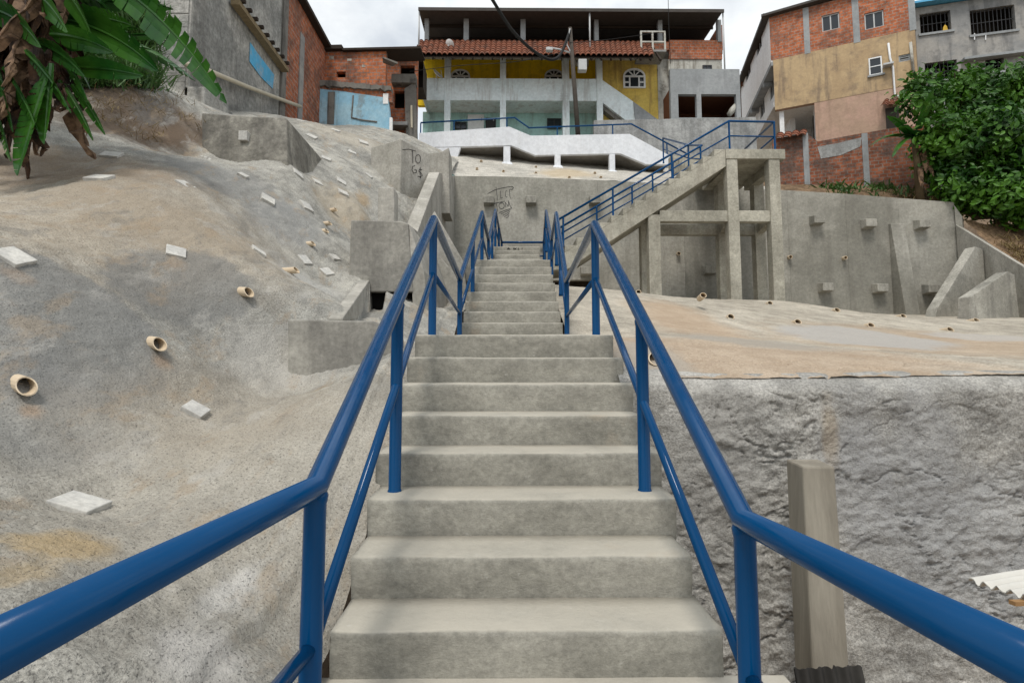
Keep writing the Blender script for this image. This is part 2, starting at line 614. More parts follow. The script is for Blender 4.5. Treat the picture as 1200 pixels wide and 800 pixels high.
sand, ochre, darkg = (.40, .30, .205), (.40, .245, .12), (.16, .16, .155)
concrete('shotcrete_slope', (.29, .283, .255), (.405, .39, .345), scale=.9, fine=70, bump=.012, bsc=75, contrast=.26, speck=.6, wall=.03, pit=.006, drip=.4, patches=[
    (pc(130, 130), (1.1, 1.2, .9), (.085, .06, .04), .6, .5, 2.5, .95),
    (pc(205, 145), (.5, .9, .6), (.16, .115, .08), .7, .6, 3, .8),
    (pc(180, 130), (.22, .5, .6), (.12, .11, .10), .6, .4, 1.6, .8),
    (pc(330, 560), (1.0, 1.2, .9), (.39, .35, .285), .9, .5, 1.8, .55),
    (pc(90, 250), (1.9, 1.5, .8), (.37, .30, .215), .9, .6, 2.2, .6),
    (pc(230, 250), (1.0, 1.4, .8), (.37, .305, .225), .9, .6, 2.2, .45),
    (pc(60, 375), (1.0, .62, .58), (.21, .21, .20), .14, .3, 4, .8),
    (pc(215, 335), (.45, .7, .42), (.20, .20, .19), .25, .4, 4, .7),
    (pc(20, 470), (.5, .5, .4), (.23, .23, .22), .6, .4, 2.4, .6),
    (pc(75, 640), (.12, .16, .3), (.47, .33, .15), .9, .6, 6, .6),
    (pc(25, 670), (.06, .12, .2), (.47, .34, .17), .9, .6, 6, .45),
    (pc(270, 700), (.05, .2, .2), (.60, .58, .54), .9, .5, 7, .8),
    (pc(235, 770), (.12, .12, .15), (.55, .53, .5), .9, .6, 7, .6),
    (pc(270, 480), (.7, .9, .4), (.38, .325, .25), .9, .6, 2.4, .45),
    (pc(60, 200), (1.3, 1.2, .6), (.36, .26, .17), .8, .4, 1.8, .6),
    (pc(340, 260), (.35, .9, .7), (.29, .29, .28), .8, .5, 1.8, .6),
    (pc(270, 210), (.9, .8, .5), (.25, .25, .24), .7, .5, 1.8, .6),
    (pc(360, 330), (.35, .6, .5), (.50, .49, .46), .9, .5, 2.5, .55),
    (pc(405, 240), (.5, .8, .8), (.44, .37, .27), .8, .5, 1.8, .6),
    (pc(425, 235), (.12, .3, .35), (.42, .29, .15), 1.2, .7, 6, .6),
    (pc(330, 420), (.5, .5, .3), (.48, .46, .42), .9, .6, 4, .6),
    (pc(38, 482), (.045, .05, .09), (.38, .25, .15), 1.2, .7, 12, .5),
    (pc(190, 425), (.045, .06, .08), (.38, .25, .15), 1.2, .7, 12, .45),
    (pc(206, 310), (.06, .08, .08), (.38, .27, .17), 1.2, .7, 10, .4),
    (pc(20, 322), (.10, .06, .06), (.36, .25, .16), 1.2, .7, 10, .4),
    (pc(120, 222), (.14, .08, .06), (.34, .25, .16), 1.2, .7, 10, .35),
    (pc(420, 160), (1.2, 2., .8), (.43, .38, .30), .9, .5, 1, .5),
])

lys = np.concatenate([np.geomspace(.35, 8, 300), np.geomspace(8.06, 19.6, 130)])
lxs = np.concatenate([np.linspace(-10.5, -5.2, 70), np.linspace(-5.15, -.715, 290)])


def ldisp(x, y, z):
    k = min(1, y / 4)
    d = .022 * fbm((x, y, z), 1.6, 3) + .018 * fbm((x, y, z), 6, 3, (7, 1, 2)) + .010 * fbm((x, y, z), 22, 3, (2, 8, 1))
    if y > 6: d += .05 * fbm((x, y, z), .9, 3, (4, 4, 4))
    if x > -.9: d = d * .4 - .02
    return d


def chan(X, Y, Z):
    xl = -1.52 - (Y - 5.0) * .145
    xr = -1.27 - (Y - 5.0) * .16
    m = (Y > 4.95) & (Y < 7.75) & (X > xl) & (X < xr)
    return np.where(m, 1.42 + (Y - 5) * .2, Z)


lmb = terrain_mesh(TL, lxs, lys, lambda x, y: ~((x > -1.78) & (y > 9.75)), ldisp, chan)
slopeL = obj('shotcrete_slope', lmb, 'shotcrete_slope', smooth=True, kind='structure', label='grey and sand coloured shotcrete hillside left of the stairs')

concrete('shotcrete_apron', (.36, .325, .265), (.44, .40, .33), scale=.7, fine=50, bump=.012, bsc=70, contrast=.22, speck=.45, wall=.02, patches=[
    (pc(900, 420, TR), (1.6, 2.2, .8), (.43, .29, .18), .9, .6, 1.6, .5),
    (pc(1130, 405, TR), (2.4, 2.4, .8), (.42, .29, .18), .9, .6, 1.4, .5),
    (pc(800, 375, TR), (.7, 2.5, .8), (.44, .31, .20), .9, .5, 1.2, .6),
    (pc(1010, 396, TR), (1.1, 1.4, .6), (.40, .385, .36), .4, .5, 1.3, .85),
    (pc(880, 400, TR), (.8, 1.2, .6), (.33, .31, .27), .6, .6, 1.5, .7),
    (pc(1150, 395, TR), (.8, .7, .5), (.42, .40, .37), .4, .5, 2, .7),
    (pc(760, 420, TR), (.3, .6, .4), (.36, .34, .30), .7, .5, 3, .6),
])
rys = np.concatenate([np.geomspace(3.83, 9, 150), np.geomspace(9.08, 17.6, 60)])
rxs = np.concatenate([np.linspace(.715, 5, 180), np.linspace(5.06, 13, 60)])


def rdisp(x, y, z):
    cr = abs(fbm((x, y, 0), .55, 4, (3, 9, 1)))
    d = .012 * fbm((x, y, z), .9, 3) + .010 * fbm((x, y, z), 7, 4)
    if cr < .03: d -= .02 * (1 - cr / .03)
    if y < 4.1: d -= .0
    return d


rmb = terrain_mesh(TR, rxs, rys, lambda x, y: x > -9, rdisp)
slopeR = obj('shotcrete_apron', rmb, 'shotcrete_apron', smooth=True, kind='structure', label='pale sandy shotcrete slope right of the stairs')

# rough front wall on the right: a deep relief sheet with a rounded top lip
concrete('rough_shotcrete', (.335, .325, .30), (.435, .42, .385), scale=1.1, fine=60, bump=.014, bsc=85, contrast=.24, speck=.4, wall=.03, pit=.008, patches=[
    (P(1150, 640, 3.6)[:], (.55, .5, .5), (.34, .345, .35), .9, .6, 3, .6),
    (P(1020, 560, 3.6)[:], (.25, .5, .5), (.36, .36, .36), .9, .6, 4, .6),
    (P(1100, 530, 3.6)[:], (.2, .5, .4), (.35, .35, .35), .9, .6, 4, .5),
    (P(850, 560, 3.6)[:], (.3, .5, .6), (.30, .29, .27), .9, .6, 4, .6),
    (P(985, 510, 3.6)[:], (.06, .3, .25), (.38, .30, .2), .9, .6, 6, .5)])
mb = MB()
NU, NV = 440, 280
rows = []
ZT = TR(np.array([.69 + 6.4 * (j / NU) ** 1.15 for j in range(NU + 1)]), np.full(NU + 1, 3.9)) - .012
for i in range(NV + 1):
    r = []
    for j in range(NU + 1):
        x = .69 + 6.4 * (j / NU) ** 1.15
        t = i / NV
        z = -1.35 + t * (ZT[j] + 1.35)
        pv = Vector((x, 0, z))
        q = Vector((x * 1.7, 3.3, z * 1.7))
        warp = mnoise.noise_vector(q * 1.3) * .35
        ridg = mnoise.ridged_multi_fractal(Vector((x * 1.6, 1.7, z * 1.8)) + warp, .9, 2.2, 5, 1.0, 2.0)
        bl = mnoise.fractal(Vector((x * 3.0, .4, z * 3.2)) + warp, .8, 2.1, 5)
        fine = mnoise.fractal(Vector((x * 16, .9, z * 18)), .8, 2.1, 4)
        msk = min(1, max(0, .5 + 1.6 * mnoise.fractal(Vector((x * .9, 8.8, z * 1.1)), .9, 2, 3)))
        crs = abs(mnoise.fractal(Vector((x * 1.9, 2.2, z * 2.3)) + warp * 1.5, .9, 2.1, 5))
        out = .026 * bl * (.3 + .7 * msk) + .012 * (ridg - 1.0) * msk + .009 * fine * (.5 + msk) - .022 * max(0, 1 - crs / .04) * (.3 + .7 * msk)
        # ledges: steps of slumped mortar
        led = mnoise.fractal(Vector((x * 1.6, 5.1, z * 2.6)) + warp * 1.6, .8, 2.0, 4)
        out += .024 * max(0, led) ** .5 * (1 if led > 0 else 0)
        y = 3.74 - out * min(1, (1.0 - t) * 9 + .25) - .10 * (1 - t)
        if t > .95:
            k = (t - .95) / .05
            y += .12 * k * k
        zz = z + .02 * bl * min(1, (1 - t) * 12) + 0
        r.append((x, y, zz))
    rows.append(r)
tz = TR(np.array([p[0] for p in rows[-1]]), np.full(NU + 1, 3.96))
rows.append([(p[0], 3.91, float(t) - .006 + .006 * fbm((p[0], 0, 3), 3, 3)) for p, t in zip(rows[-1], tz)])
rows.append([(p[0], 4.0 + .04 * fbm((p[0], 1, 0), 2.5, 4), float(t) + .006) for p, t in zip(rows[-1], tz)])
rows.append([(p[0], 4.15, p[2] - .05) for p in rows[-1]])
mb.grid(rows)
obj('shotcrete_wall', mb, 'rough_shotcrete', smooth=True, label='rough grey shotcrete retaining wall right of the lower steps', cat='wall')

# ground sheet under and beyond everything
concrete('bare_earth', (.20, .145, .10), (.28, .215, .15), scale=.3, fine=9, bump=.03, bsc=12)
mb = MB()
gy = [-60, -20, 3.8, 4.2, 17.0, 17.6, 21, 26, 40, 90, 300]
gz = [-1.4, -1.4, -1.4, -1.2, .8, 1.4, 8.0, 9.2, 11, 14, 16]
gx = [-300, -80, -30, -11, 0, 12, 30, 80, 300]
mb.grid([[(x, y, z) for x in gx] for y, z in zip(gy, gz)])
obj('ground', mb, 'bare_earth', kind='structure')

# plates and drain pipes set into the slopes
concrete('plate_concrete', (.47, .46, .43), (.56, .545, .50), scale=4, fine=30, bump=.003, contrast=.1)
n = NT('pvc_pipe')
c = n.mix(n.noise(9, 6, .7), (.55, .42, .28), (.68, .58, .43))
n.finish(c, .5, None, .4)


def plate(px, py, s, spin=0, parent=slopeL, fn=TL, h=.022):
    s *= .8
    p = hit(fn, px, py)
    nn = normal(fn, p)
    x = Vector((1, 0, 0)); x = (x - nn * x.dot(nn)).normalized()
    y = nn.cross(x)
    ca, sa = math.cos(spin), math.sin(spin)
    x, y = x * ca + y * sa, y * ca - x * sa
    mb = MB()
    k = s / 2
    lo, hi = [], []
    for (a, b) in ((-1, -1), (1, -1), (1, 1), (-1, 1)):
        j = .93 + random.random() * .1
        q = p + x * a * k * j + y * b * k * j
        lo.append(q - nn * .06); hi.append(q + nn * h)
    mb.hexa(lo, hi)
    return obj('anchor_plate', mb, 'plate_concrete', parent, bevel=.005)


for a in [(92, 592, .21, .1), (229, 481, .17, .05), (16, 302, .21, .0), (117, 209, .25), (217, 217, .2, -.1), (206, 296, .19, .5), (303, 295, .2, .6), (239, 187, .26),
          (314, 234, .24, .4), (349, 204, .22, .6), (372, 214, .22, .7), (359, 242, .24, .9), (382, 170 + 16, .24, .3), (412, 178, .26, .3), (402, 226, .24, .5), (357, 305, .2, 1.1),
          (383, 319, .18, 1.0), (392, 302, .16, 1.0), (365, 160, .28), (352, 142, .28), (393, 153, .3), (426, 167, .3, .4), (400, 213, .24, .3), (285, 206, .16), (130, 182, .26, .2), (432, 206, .22)]:
    plate(*a)


def drain(px, py, r, ln, dirv, parent, fn=TL, dark=False):
    p = hit(fn, px, py)
    d = Vector(dirv).normalized()
    mb = MB().pipe(p - d * .25, p + d * ln, r, r * .86, 16, r * .8)
    o = obj('drain_pipe', mb, 'pvc_pipe', parent, smooth=False)
    return o


for a in [(24, 450, .043, .085, (.75, -.5, -.1)), (180, 402, .043, .085, (.75, -.5, -.1)), (285, 342, .043, .09, (.75, -.5, -.1)), (340, 317, .038, .09, (.8, -.3, 0)),
          (361, 286, .036, .09, (.8, -.3, 0)), (378, 271, .036, .08, (.8, -.3, 0)), (382, 262, .036, .08, (.8, -.3, 0)), (390, 246, .034, .07, (.8, -.4, 0))]:
    drain(*a, slopeL)
for (px, py) in [(823, 347), (855, 372), (901, 356), (933, 378), (979, 364), (1018, 382), (1056, 371), (1141, 376), (1110, 387), (767, 421), (748, 343)]:
    drain(px, py, .055, .1, (-.15, -1, .05), slopeR, TR)

# ------------------------------------------------------------------ main staircase
def step_mesh(x0, x1, y0, y1, z0, z1, seed, seg=None):
    """a cast step: riser with rounded, slightly wavy nosing, then the tread"""
    prof = [(y0 + .012, z0 - .03), (y0 + .008, z0 + .02), (y0 + .003, z0 + (z1 - z0) * .5), (y0, z1 - .022), (y0 + .002, z1 - .010), (y0 + .008, z1 - .003),
            (y0 + .02, z1), (y0 + .1, z1 + .001), (y0 + .2, z1 + .002), (y1, z1 + .004), (y1, z0 - .03)]
    n = seg or 46
    mb = MB()
    rows = []
    for i in range(n + 1):
        x = x0 + (x1 - x0) * i / n
        r = []
        for k, (y, z) in enumerate(prof):
            ch = max(0, mnoise.noise(Vector((x * 13 + seed * 11, seed * 2.7, 3.3))) - .40) * .035 if 3 <= k <= 5 else 0
            w = ch + .0035 * mnoise.fractal(Vector((x * 3 + seed * 7, k * .3, 1.7)), .9, 2, 4)
            u = .004 * mnoise.fractal(Vector((x * 4 + seed * 5, k * .25, 9.1)), .9, 2, 4)
            e = .012 * (abs(mnoise.noise(Vector((seed * 3.1, k * .8, i > n / 2)))) if i in (0, n) else 0)
            r.append((x + (e if i == 0 else -e), y + w * (1 if k < 7 else 0), z + (u if 3 <= k <= 8 else 0) - ch * .6))
        rows.append(r)
    mb.grid([list(reversed(r)) for r in rows])
    m = len(prof)
    mb.f.append(tuple(range(m)))
    mb.f.append(tuple(reversed(range(n * m, n * m + m))))
    return mb


stair = thing('staircase', 'long grey concrete staircase climbing straight ahead between blue handrails', 'staircase', (0, D1, 0))
ext = {0: (386, 848), 1: (411, 811), 2: (430, 793), 3: (440, 776), 4: (462, 753), 5: (469, 743), 6: (477, 731), 7: (486, 719)}
nosey = [741, 648.5, 585, 529.7, 484.5, 449, 418, 394.7]
L1z = 8 * R_
# level where the photographer stands
obj('landing', step_mesh(-.95, .95, -1.2, D1 + .02, -1.3, 0, 3), 'step_cement', stair, smooth=False)
for k in range(8):
    y0 = D1 + k * T_
    a = P(ext[k][0], nosey[k], y0).x
    b = P(ext[k][1], nosey[k], y0).x
    z1 = (k + 1) * R_
    y1 = y0 + T_ + .03 if k < 7 else 6.85
    obj('step' if k < 7 else 'landing', step_mesh(a, b, y0, y1, k * R_, z1, k + 1), 'step_cement', stair, smooth=True)
L2z = L1z + 9 * .173
for k in range(9):
    y0 = 6.82 + k * .285
    y1 = y0 + .315 if k < 8 else 11.35
    obj('step' if k < 8 else 'landing', step_mesh(-.63, .655, y0, y1, L1z + k * .173, L1z + (k + 1) * .173, 20 + k, 24), 'step_cement', stair, smooth=True)
L3z = L2z + 7 * .166
for k in range(7):
    y0 = 11.32 + k * .33
    y1 = y0 + .36 if k < 6 else 17.1
    obj('step' if k < 6 else 'landing', step_mesh(-.64, .70 if k < 6 else .75, y0, y1, L2z + k * .166, L2z + (k + 1) * .166, 40 + k, 24), 'step_cement', stair, smooth=True)
SCRIB = [[(545, 222), (560, 205), (575, 222)], [(550, 216), (570, 216)], [(615, 205), (622, 222), (632, 208), (642, 222), (650, 205)], [(672, 205), (672, 222), (685, 222)], [(712, 212), (728, 212)]]
# solid flanks under the flights
concrete('cast_concrete', (.27, .26, .225), (.37, .355, .31), scale=.9, fine=22, streak=.35, contrast=.14, bump=.005, wall=.01)
mb = MB()
for xs_, xe_ in ((-.715, -.56), (.56, .715)):
    mb.prism([(xs_, D1 + .1, -.5), (xs_, D1 + .1, -.2), (xs_, 4.1, L1z - .22), (xs_, 6.9, L1z - .2), (xs_, 6.9, -.3)], (xe_ - xs_, 0, 0))
    k = .09
    mb.prism([(xs_ + k * (xs_ < 0), 6.9, 0), (xs_ + k * (xs_ < 0), 6.9, L1z - .2), (xs_ + k * (xs_ < 0), 9.1, L2z - .25), (xs_ + k * (xs_ < 0), 11.4, L2z - .25), (xs_ + k * (xs_ < 0), 13.4, L3z - .25),
              (xs_ + k * (xs_ < 0), 17, L3z - .14), (xs_ + k * (xs_ < 0), 17, 1)], (xe_ - xs_ - k, 0, 0))
obj('stair_flank', mb, 'cast_concrete', stair)

# ------------------------------------------------------------------ blue handrails of the main stair
RT, RM, RP = .034, .021, .031


def railing(name, label, tops, posts, mid=.46, rt=RT, rm=RM, rp=RP, mids=True, base_drop=None, group=None, seg=16):
    """tops: rail nodes; posts: (node index or point, base z)"""
    th = thing(name, label, 'handrail', tuple(tops[0][:2]) + (tops[0][2] - .9,), group)
    obj('top_rail', MB().tube(tops, rt, seg), 'blue_paint', th, smooth=True)
    for t, bz in posts:
        zt_w = t[2] - rt * 1.02
        mb = MB().tube([(t[0], t[1], bz), (t[0], t[1], bz + .035), (t[0], t[1], bz + .042), (t[0], t[1], zt_w - .012), (t[0], t[1], zt_w - .004), (t[0], t[1], zt_w + .012), (t[0], t[1], zt_w + rt * .7)], [rp * 1.16, rp * 1.13, rp, rp, rp * 1.08, rp * 1.14, rp], seg)
        obj('post', mb, 'blue_paint', th, smooth=True)
    if mids:
        for m in mids:
            obj('mid_rail', MB().tube(m, rm, 12), 'blue_paint', th, smooth=True)
    return th


def along(tops, Y):
    for a, b in zip(tops, tops[1:]):
        if min(a[1], b[1]) - 1e-6 <= Y <= max(a[1], b[1]) + 1e-6:
            k = (Y - a[1]) / (b[1] - a[1])
            return Vector(a).lerp(Vector(b), k)
    return Vector(tops[-1])


def main_rail(side):
    if side < 0:
        pts = [(-140, 828, .56), (370, 571, 1.63), (508, 257, 4.34), (539, 327, 6.9), (565, 249, 9.5), (572.5, 281, 11.45), (580.5, 246, 13.8), (588, 284, 17.0)]
        lab = 'blue steel handrail up the left edge of the straight stair'
    else:
        pts = [(1310, 828, .60), (872, 610, 1.66), (697, 263, 4.34), (664, 330, 6.9), (652, 250, 9.5), (646.5, 281, 11.45), (640, 247, 13.8), (637, 284, 17.0)]
        lab = 'blue steel handrail up the right edge of the straight stair'
    tops = [P(*p) for p in pts]
    drop = Vector((0, 0, -.43))
    th = None
    base = lambda y: (0 if y < D1 else L1z if 4.1 < y < 7 else L2z if 9.2 < y < 11.4 else L3z if y > 13.4 else None)
    posts = []
    ys = [.62, tops[1].y, 2.86, tops[2].y, tops[3].y, 8.2, tops[4].y, tops[5].y, 12.6, tops[6].y, 15.4, tops[7].y]
    for y in ys:
        t = along(tops, y)
        b = base(y)
        if b is None:
            if y < 4.1: b = (int((y - D1) / T_) + 1) * R_
            elif y < 9.5: b = L1z + (int((y - 6.82) / .285) + 1) * .173
            else: b = L2z + (int((y - 11.32) / .33) + 1) * .166
        posts.append((t, b - .03))
    mids = []
    mt = [t + drop for t in tops]
    # mid rails stop at the posts
    nodes = mt
    for a, b in zip(nodes, nodes[1:]):
        mids.append([a, b])
    return railing('handrail', lab, tops, posts, mids=mids)


main_rail(-1)
main_rail(1)
a, b = P(588, 284, 17.0), P(637, 284, 17.0)
th = thing('guard_rail', 'blue guard rail across the end of the top landing', 'handrail', (a.x, a.y, L3z))
obj('top_rail', MB().tube([a, b], RT, 12), 'blue_paint', th, smooth=True)
obj('mid_rail', MB().tube([a + Vector((0, 0, -.43)), b + Vector((0, 0, -.43))], RM, 12), 'blue_paint', th, smooth=True)

# ------------------------------------------------------------------ long retaining wall behind
concrete('stained_concrete', (.23, .222, .19), (.345, .332, .29), scale=.4, fine=14, streak=.3, streak_col=(.14, .13, .11), contrast=.11, bump=.006, wall=.012)
concrete('light_stained', (.30, .29, .25), (.385, .37, .325), scale=.5, fine=14, streak=.35, streak_col=(.19, .18, .155), contrast=.12, bump=.006, wall=.012)
n = NT('black_spray')
n.finish((.012, .012, .014), .5, None, .3)


def wall_run(name, pts, thick, mat, label=None, cat=None, parent=None, panel=2.2, kind=None, wob=.0):
    """pts: (x, y, zbottom, ztop) along a run; panels with a fine groove between"""
    mb = MB()
    th = None
    for (a, b) in zip(pts, pts[1:]):
        d = Vector((b[0] - a[0], b[1] - a[1], 0))
        nrm = Vector((d.y, -d.x, 0)).normalized()
        mb.prism([(a[0], a[1], a[2]), (b[0], b[1], b[2]), (b[0], b[1], b[3]), (a[0], a[1], a[3])], -nrm * thick)
    return mb


rw = thing('retaining_wall', 'tall stained concrete retaining wall across the hillside behind the stairs', 'wall', (3, 17, 2))
run = [(524, 206, 17.3), (600, 207, 17.2), (700, 211, 17.0), (800, 216, 16.8), (922, 223, 16.4), (990, 227, 16.2), (1052, 232, 16.0), (1118, 237, 15.8)]
rp_ = [P(*r) for r in run]
panels = []
for i, (a, b) in enumerate(zip(rp_, rp_[1:])):
    zb = 3.9 if a.x < .2 else 1.8
    mb = wall_run('', [(a.x + .001, a.y, zb, a.z), (b.x - .001, b.y, zb, b.z)], .3, None)
    obj('wall_panel', mb, 'light_stained' if i < 3 else 'stained_concrete', rw, bevel=.005)


def wall_point(px, py, off=0):
    """point on the retaining wall face seen at px, py"""
    for a, b in zip(rp_, rp_[1:]):
        lo, hi = 10., 20.
        for _ in range(40):
            m = (lo + hi) / 2
            q = P(px, py, m)
            k = (q.x - a.x) / (b.x - a.x)
            if a.y + (b.y - a.y) * k > m: lo = m
            else: hi = m
        q = P(px, py, lo)
        if a.x - .02 <= q.x <= b.x + .02 or b is rp_[-1]:
            return q - Vector((0, off, 0))


for (px, py) in [(573, 236), (622, 236), (696, 236), (955, 259), (1015, 263), (1077, 264), (965, 337), (1028, 338), (1087, 339), (830, 317), (686, 318)]:
    q = wall_point(px, py)
    s = .16
    mb = MB().hexa([(q.x - s, q.y - .26, q.z - .12), (q.x + s, q.y - .26, q.z - .12), (q.x + s, q.y + .05, q.z - .15), (q.x - s, q.y + .05, q.z - .15)],
                   [(q.x - s, q.y - .26, q.z + .10), (q.x + s, q.y - .26, q.z + .10), (q.x + s, q.y + .05, q.z + .15), (q.x - s, q.y + .05, q.z + .15)])
    obj('anchor_block', mb, 'cast_concrete', rw, bevel=.012)
for (px, py) in [(795, 298), (925, 302), (989, 303), (1062, 306)]:
    q = wall_point(px, py)
    obj('drain_pipe', MB().pipe(q + Vector((0, .1, .02)), q + Vector((-.03, -.14, 0)), .055, .045), 'pvc_pipe', rw)
# counterfort rib with a sloping face
a, b, c_, d_ = wall_point(1041, 262), wall_point(1057, 262), wall_point(1045, 366), wall_point(1061, 366)
mb = MB().hexa([(a.x, a.y + .05, 1.9), (b.x, b.y + .05, 1.9), (b.x, b.y - .62, 1.9), (a.x, a.y - .62, 1.9)][::-1],
               [(a.x, a.y + .05, a.z), (b.x, b.y + .05, b.z), (b.x, b.y - .10, b.z - .02), (a.x, a.y - .10, a.z - .02)][::-1])
obj('counterfort', mb, 'stained_concrete', rw, bevel=.015)


def strokes(name, lines, place, parent, wd=.014, mat='black_spray', ny=Vector((0, -1, 0))):
    """spray lines: flat ribbons a few mm proud of the wall"""
    mb = MB()
    for ln in lines:
        pts = [place(*p) for p in ln]
        for a, b in zip(pts, pts[1:]):
            d = (b - a)
            if d.length < 1e-4: continue
            s = d.normalized().cross(ny).normalized() * wd
            e = d.normalized() * wd * .6
            q = [a - s - e, b - s + e, b + s + e, a + s - e]
            mb.prism([p + ny * .002 for p in q], ny * .003)
    return obj(name, mb, mat, parent)


def zz1(x, y):       # zoom picture of the first tag -> photo
    return wall_point(555 + x * .075, 205 + y * .075, .004)


circ = lambda cx, cy, r, s=1.15, n=12: [(cx + r * math.cos(i * 2 * math.pi / n), cy + s * r * math.sin(i * 2 * math.pi / n)) for i in range(n + 1)]
strokes('graffiti', [[(220, 295), (330, 235), (430, 208), (540, 188), (600, 182), (625, 200), (605, 228), (560, 225)], [(352, 195), (358, 250), (368, 330), (372, 390)],
                     [(420, 250), (420, 310), (424, 365), (455, 355)], [(515, 240), (500, 265), (497, 330), (512, 352), (525, 340)], [(560, 235), (562, 300), (575, 370)],
                     [(270, 485), (345, 440), (420, 425), (490, 410)], [(352, 435), (360, 480), (378, 570)], circ(438, 482, 42), [(500, 500), (495, 430), (540, 490), (548, 405), (560, 460), (595, 525)],
                     [(400, 590), (490, 555), (585, 520)], [(430, 610), (510, 575), (575, 545)], [(455, 635), (520, 600), (565, 575)], [(480, 655), (525, 630), (555, 605)], [(500, 675), (530, 665), (550, 640)]],
        zz1, rw, .006)

strokes('graffiti', SCRIB, lambda x, y: P(540 + x * .1, 270 + y * .1, 13.285), stair, .008)

# wing wall on the left, running forward from the retaining wall with a sloping coping
concrete('pale_concrete', (.34, .325, .285), (.44, .42, .375), scale=.8, fine=20, streak=.3, streak_col=(.16, .15, .13), contrast=.13, bump=.005, wall=.01)
x1, x0 = -1.70, -1.96
zt = [(9.6, 3.25), (13.35, P(516, 202, 13.35).z), (17.35, P(536, 206, 17.3).z)]
ww = thing('wing_wall', 'pale concrete wing wall with sloping top left of the upper flights', 'wall', (-1.8, 12, 2.2))
mb = MB()
mb.prism([(x0, 9.6, 1.8), (x0, 9.6, zt[0][1]), (x0, 13.35, zt[1][1]), (x0, 17.35, zt[2][1]), (x0, 17.35, 2.5)], (x1 - x0, 0, 0))
obj('wall_body', mb, 'pale_concrete', ww, bevel=.015)
tri = [P(509, 247, 9.55), P(543, 306, 9.55), P(548, 348, 9.55), P(546, 385, 9.55), P(470, 385, 9.55), P(480, 300, 9.55)]
obj('gusset_wall', MB().prism(tri, (0, .28, 0)), 'pale_concrete', ww, bevel=.012)
obj('coping', MB().prism([P(516, 301, 9.3), P(535, 323, 9.3), P(545, 352, 9.3), P(520, 385, 9.3), P(490, 385, 9.3), P(500, 330, 9.3)], (0, .2, 0)), 'pale_concrete', ww, bevel=.012)

# right hand wing wall and its buttresses
wr = thing('wing_wall', 'concrete wing wall descending to the right with two triangular buttresses', 'wall', (8, 15, 2.4))
a, b, e = P(1118, 240, 15.75), P(1120, 263, 15.7), P(1215, 322, 12.6)
dv = Vector((.28, .1, 0))
obj('wall_body', MB().prism([b, e, (e.x, e.y, 1.6), (b.x, b.y, 1.6)], (.30, .18, 0)), 'pale_concrete', wr, bevel=.015)
obj('end_pier', MB().prism([a, a + Vector((.12, -.1, -.35)), (a.x + .12, a.y - .1, 1.8), (a.x, a.y, 1.8)], (.25, .25, 0)), 'stained_concrete', wr, bevel=.012)


def on_plane(G0, G1, pts):
    u = Vector((G1.x - G0.x, G1.y - G0.y, 0)).normalized()
    nn = Vector((u.y, -u.x, 0))
    out = []
    for q in pts:
        d = P(*q, 10.0) - CAM
        out.append(CAM + d * ((G0 - CAM).dot(nn) / d.dot(nn)))
    return out, -nn


pl, nn_ = on_plane(P(1097, 372, 13.7), P(1160, 374, 14.5), [(1095, 376), (1098, 362), (1143, 289), (1152, 292), (1158, 378)])
obj('buttress', MB().prism(pl, nn_ * .25), 'cast_concrete', wr, bevel=.012)
pl, nn_ = on_plane(P(1137, 378, 12.3), P(1195, 380, 13.0), [(1136, 380), (1137, 348), (1181, 318), (1189, 322), (1196, 382)])
obj('buttress', MB().prism(pl, nn_ * .25), 'cast_concrete', wr, bevel=.012)

# ------------------------------------------------------------------ drainage boxes on the left
def qbox(name, fr, depth, mat, parent=None, shift=(0, 0, 0), **kw):
    """front polygon swept back"""
    return obj(name, MB().prism(fr, Vector((0, depth, 0)) + Vector(shift)), mat, parent, **kw)


concrete('box_concrete', (.24, .23, .205), (.35, .335, .295), scale=.9, fine=18, streak=.25, contrast=.13, bump=.004, wall=.008)
dc = thing('drainage_chute', 'stepped concrete drainage boxes descending beside the left handrail', 'drain', (-1.6, 4.7, 1.1))
qbox('catch_basin', [P(337, 450, 4.62), P(470, 450, 4.62), P(462, 392, 4.62), P(437, 376, 4.62), P(337, 374, 4.62)], .42, 'box_concrete', dc, bevel=.014)
qbox('drop_box', [P(408, 342, 7.4), P(484, 342, 7.4), P(478, 262, 7.4), P(470, 259, 7.4), P(411, 258, 7.4)], 1.5, 'box_concrete', dc, shift=(.12, 0, .1), bevel=.016)
qbox('drop_box', [P(484, 368, 7.42), P(503, 376, 7.42), P(497, 318, 7.42), P(479, 262, 7.42)], 1.9, 'pale_concrete', dc, shift=(.1, 0, .05), bevel=.012)
# channel curb
mb = MB().prism([P(402, 376, 4.95), P(402, 372, 4.95), P(433, 328, 7.4), P(433, 372, 7.4)], (-.13, 0, 0))
obj('curb', mb, 'pale_concrete', dc, bevel=.01)
NT('void_shade').finish((.012, .012, .012), .95)
mb = MB().box(-1.95, -1.35, 7.62, 7.7, 1.5, 2.35)  # black sheet painting in the shade of the channel opening under the box
obj('culvert_shade', mb, 'void_shade', dc)
obj('pillar', MB().prism([P(443, 275, 9.6), P(462, 275, 9.6), P(462, 220, 9.6), P(443, 219, 9.6)], (0, .35, 0)), 'pale_concrete', dc, bevel=.015)
ba = thing('catch_tank', 'tall concrete box with black letters painted beside the wing wall', 'tank', (-2.5, 13, 4.0))
c0 = P(470, 163, 12.5); cl = P(435, 173, 12.95); cr_ = P(504, 181, 13.35)
bk = cl + (cr_ - c0)
zb = 3.6
flat = lambda p, z: (p.x, p.y, z)
mb = MB().hexa([flat(p, zb) for p in (c0, cr_, bk, cl)], [c0, cr_, bk, cl])
obj('box_body', mb, 'pale_concrete', ba, bevel=.015)
nrmA = ((cr_ - c0).cross(Vector((0, 0, 1)))).normalized()
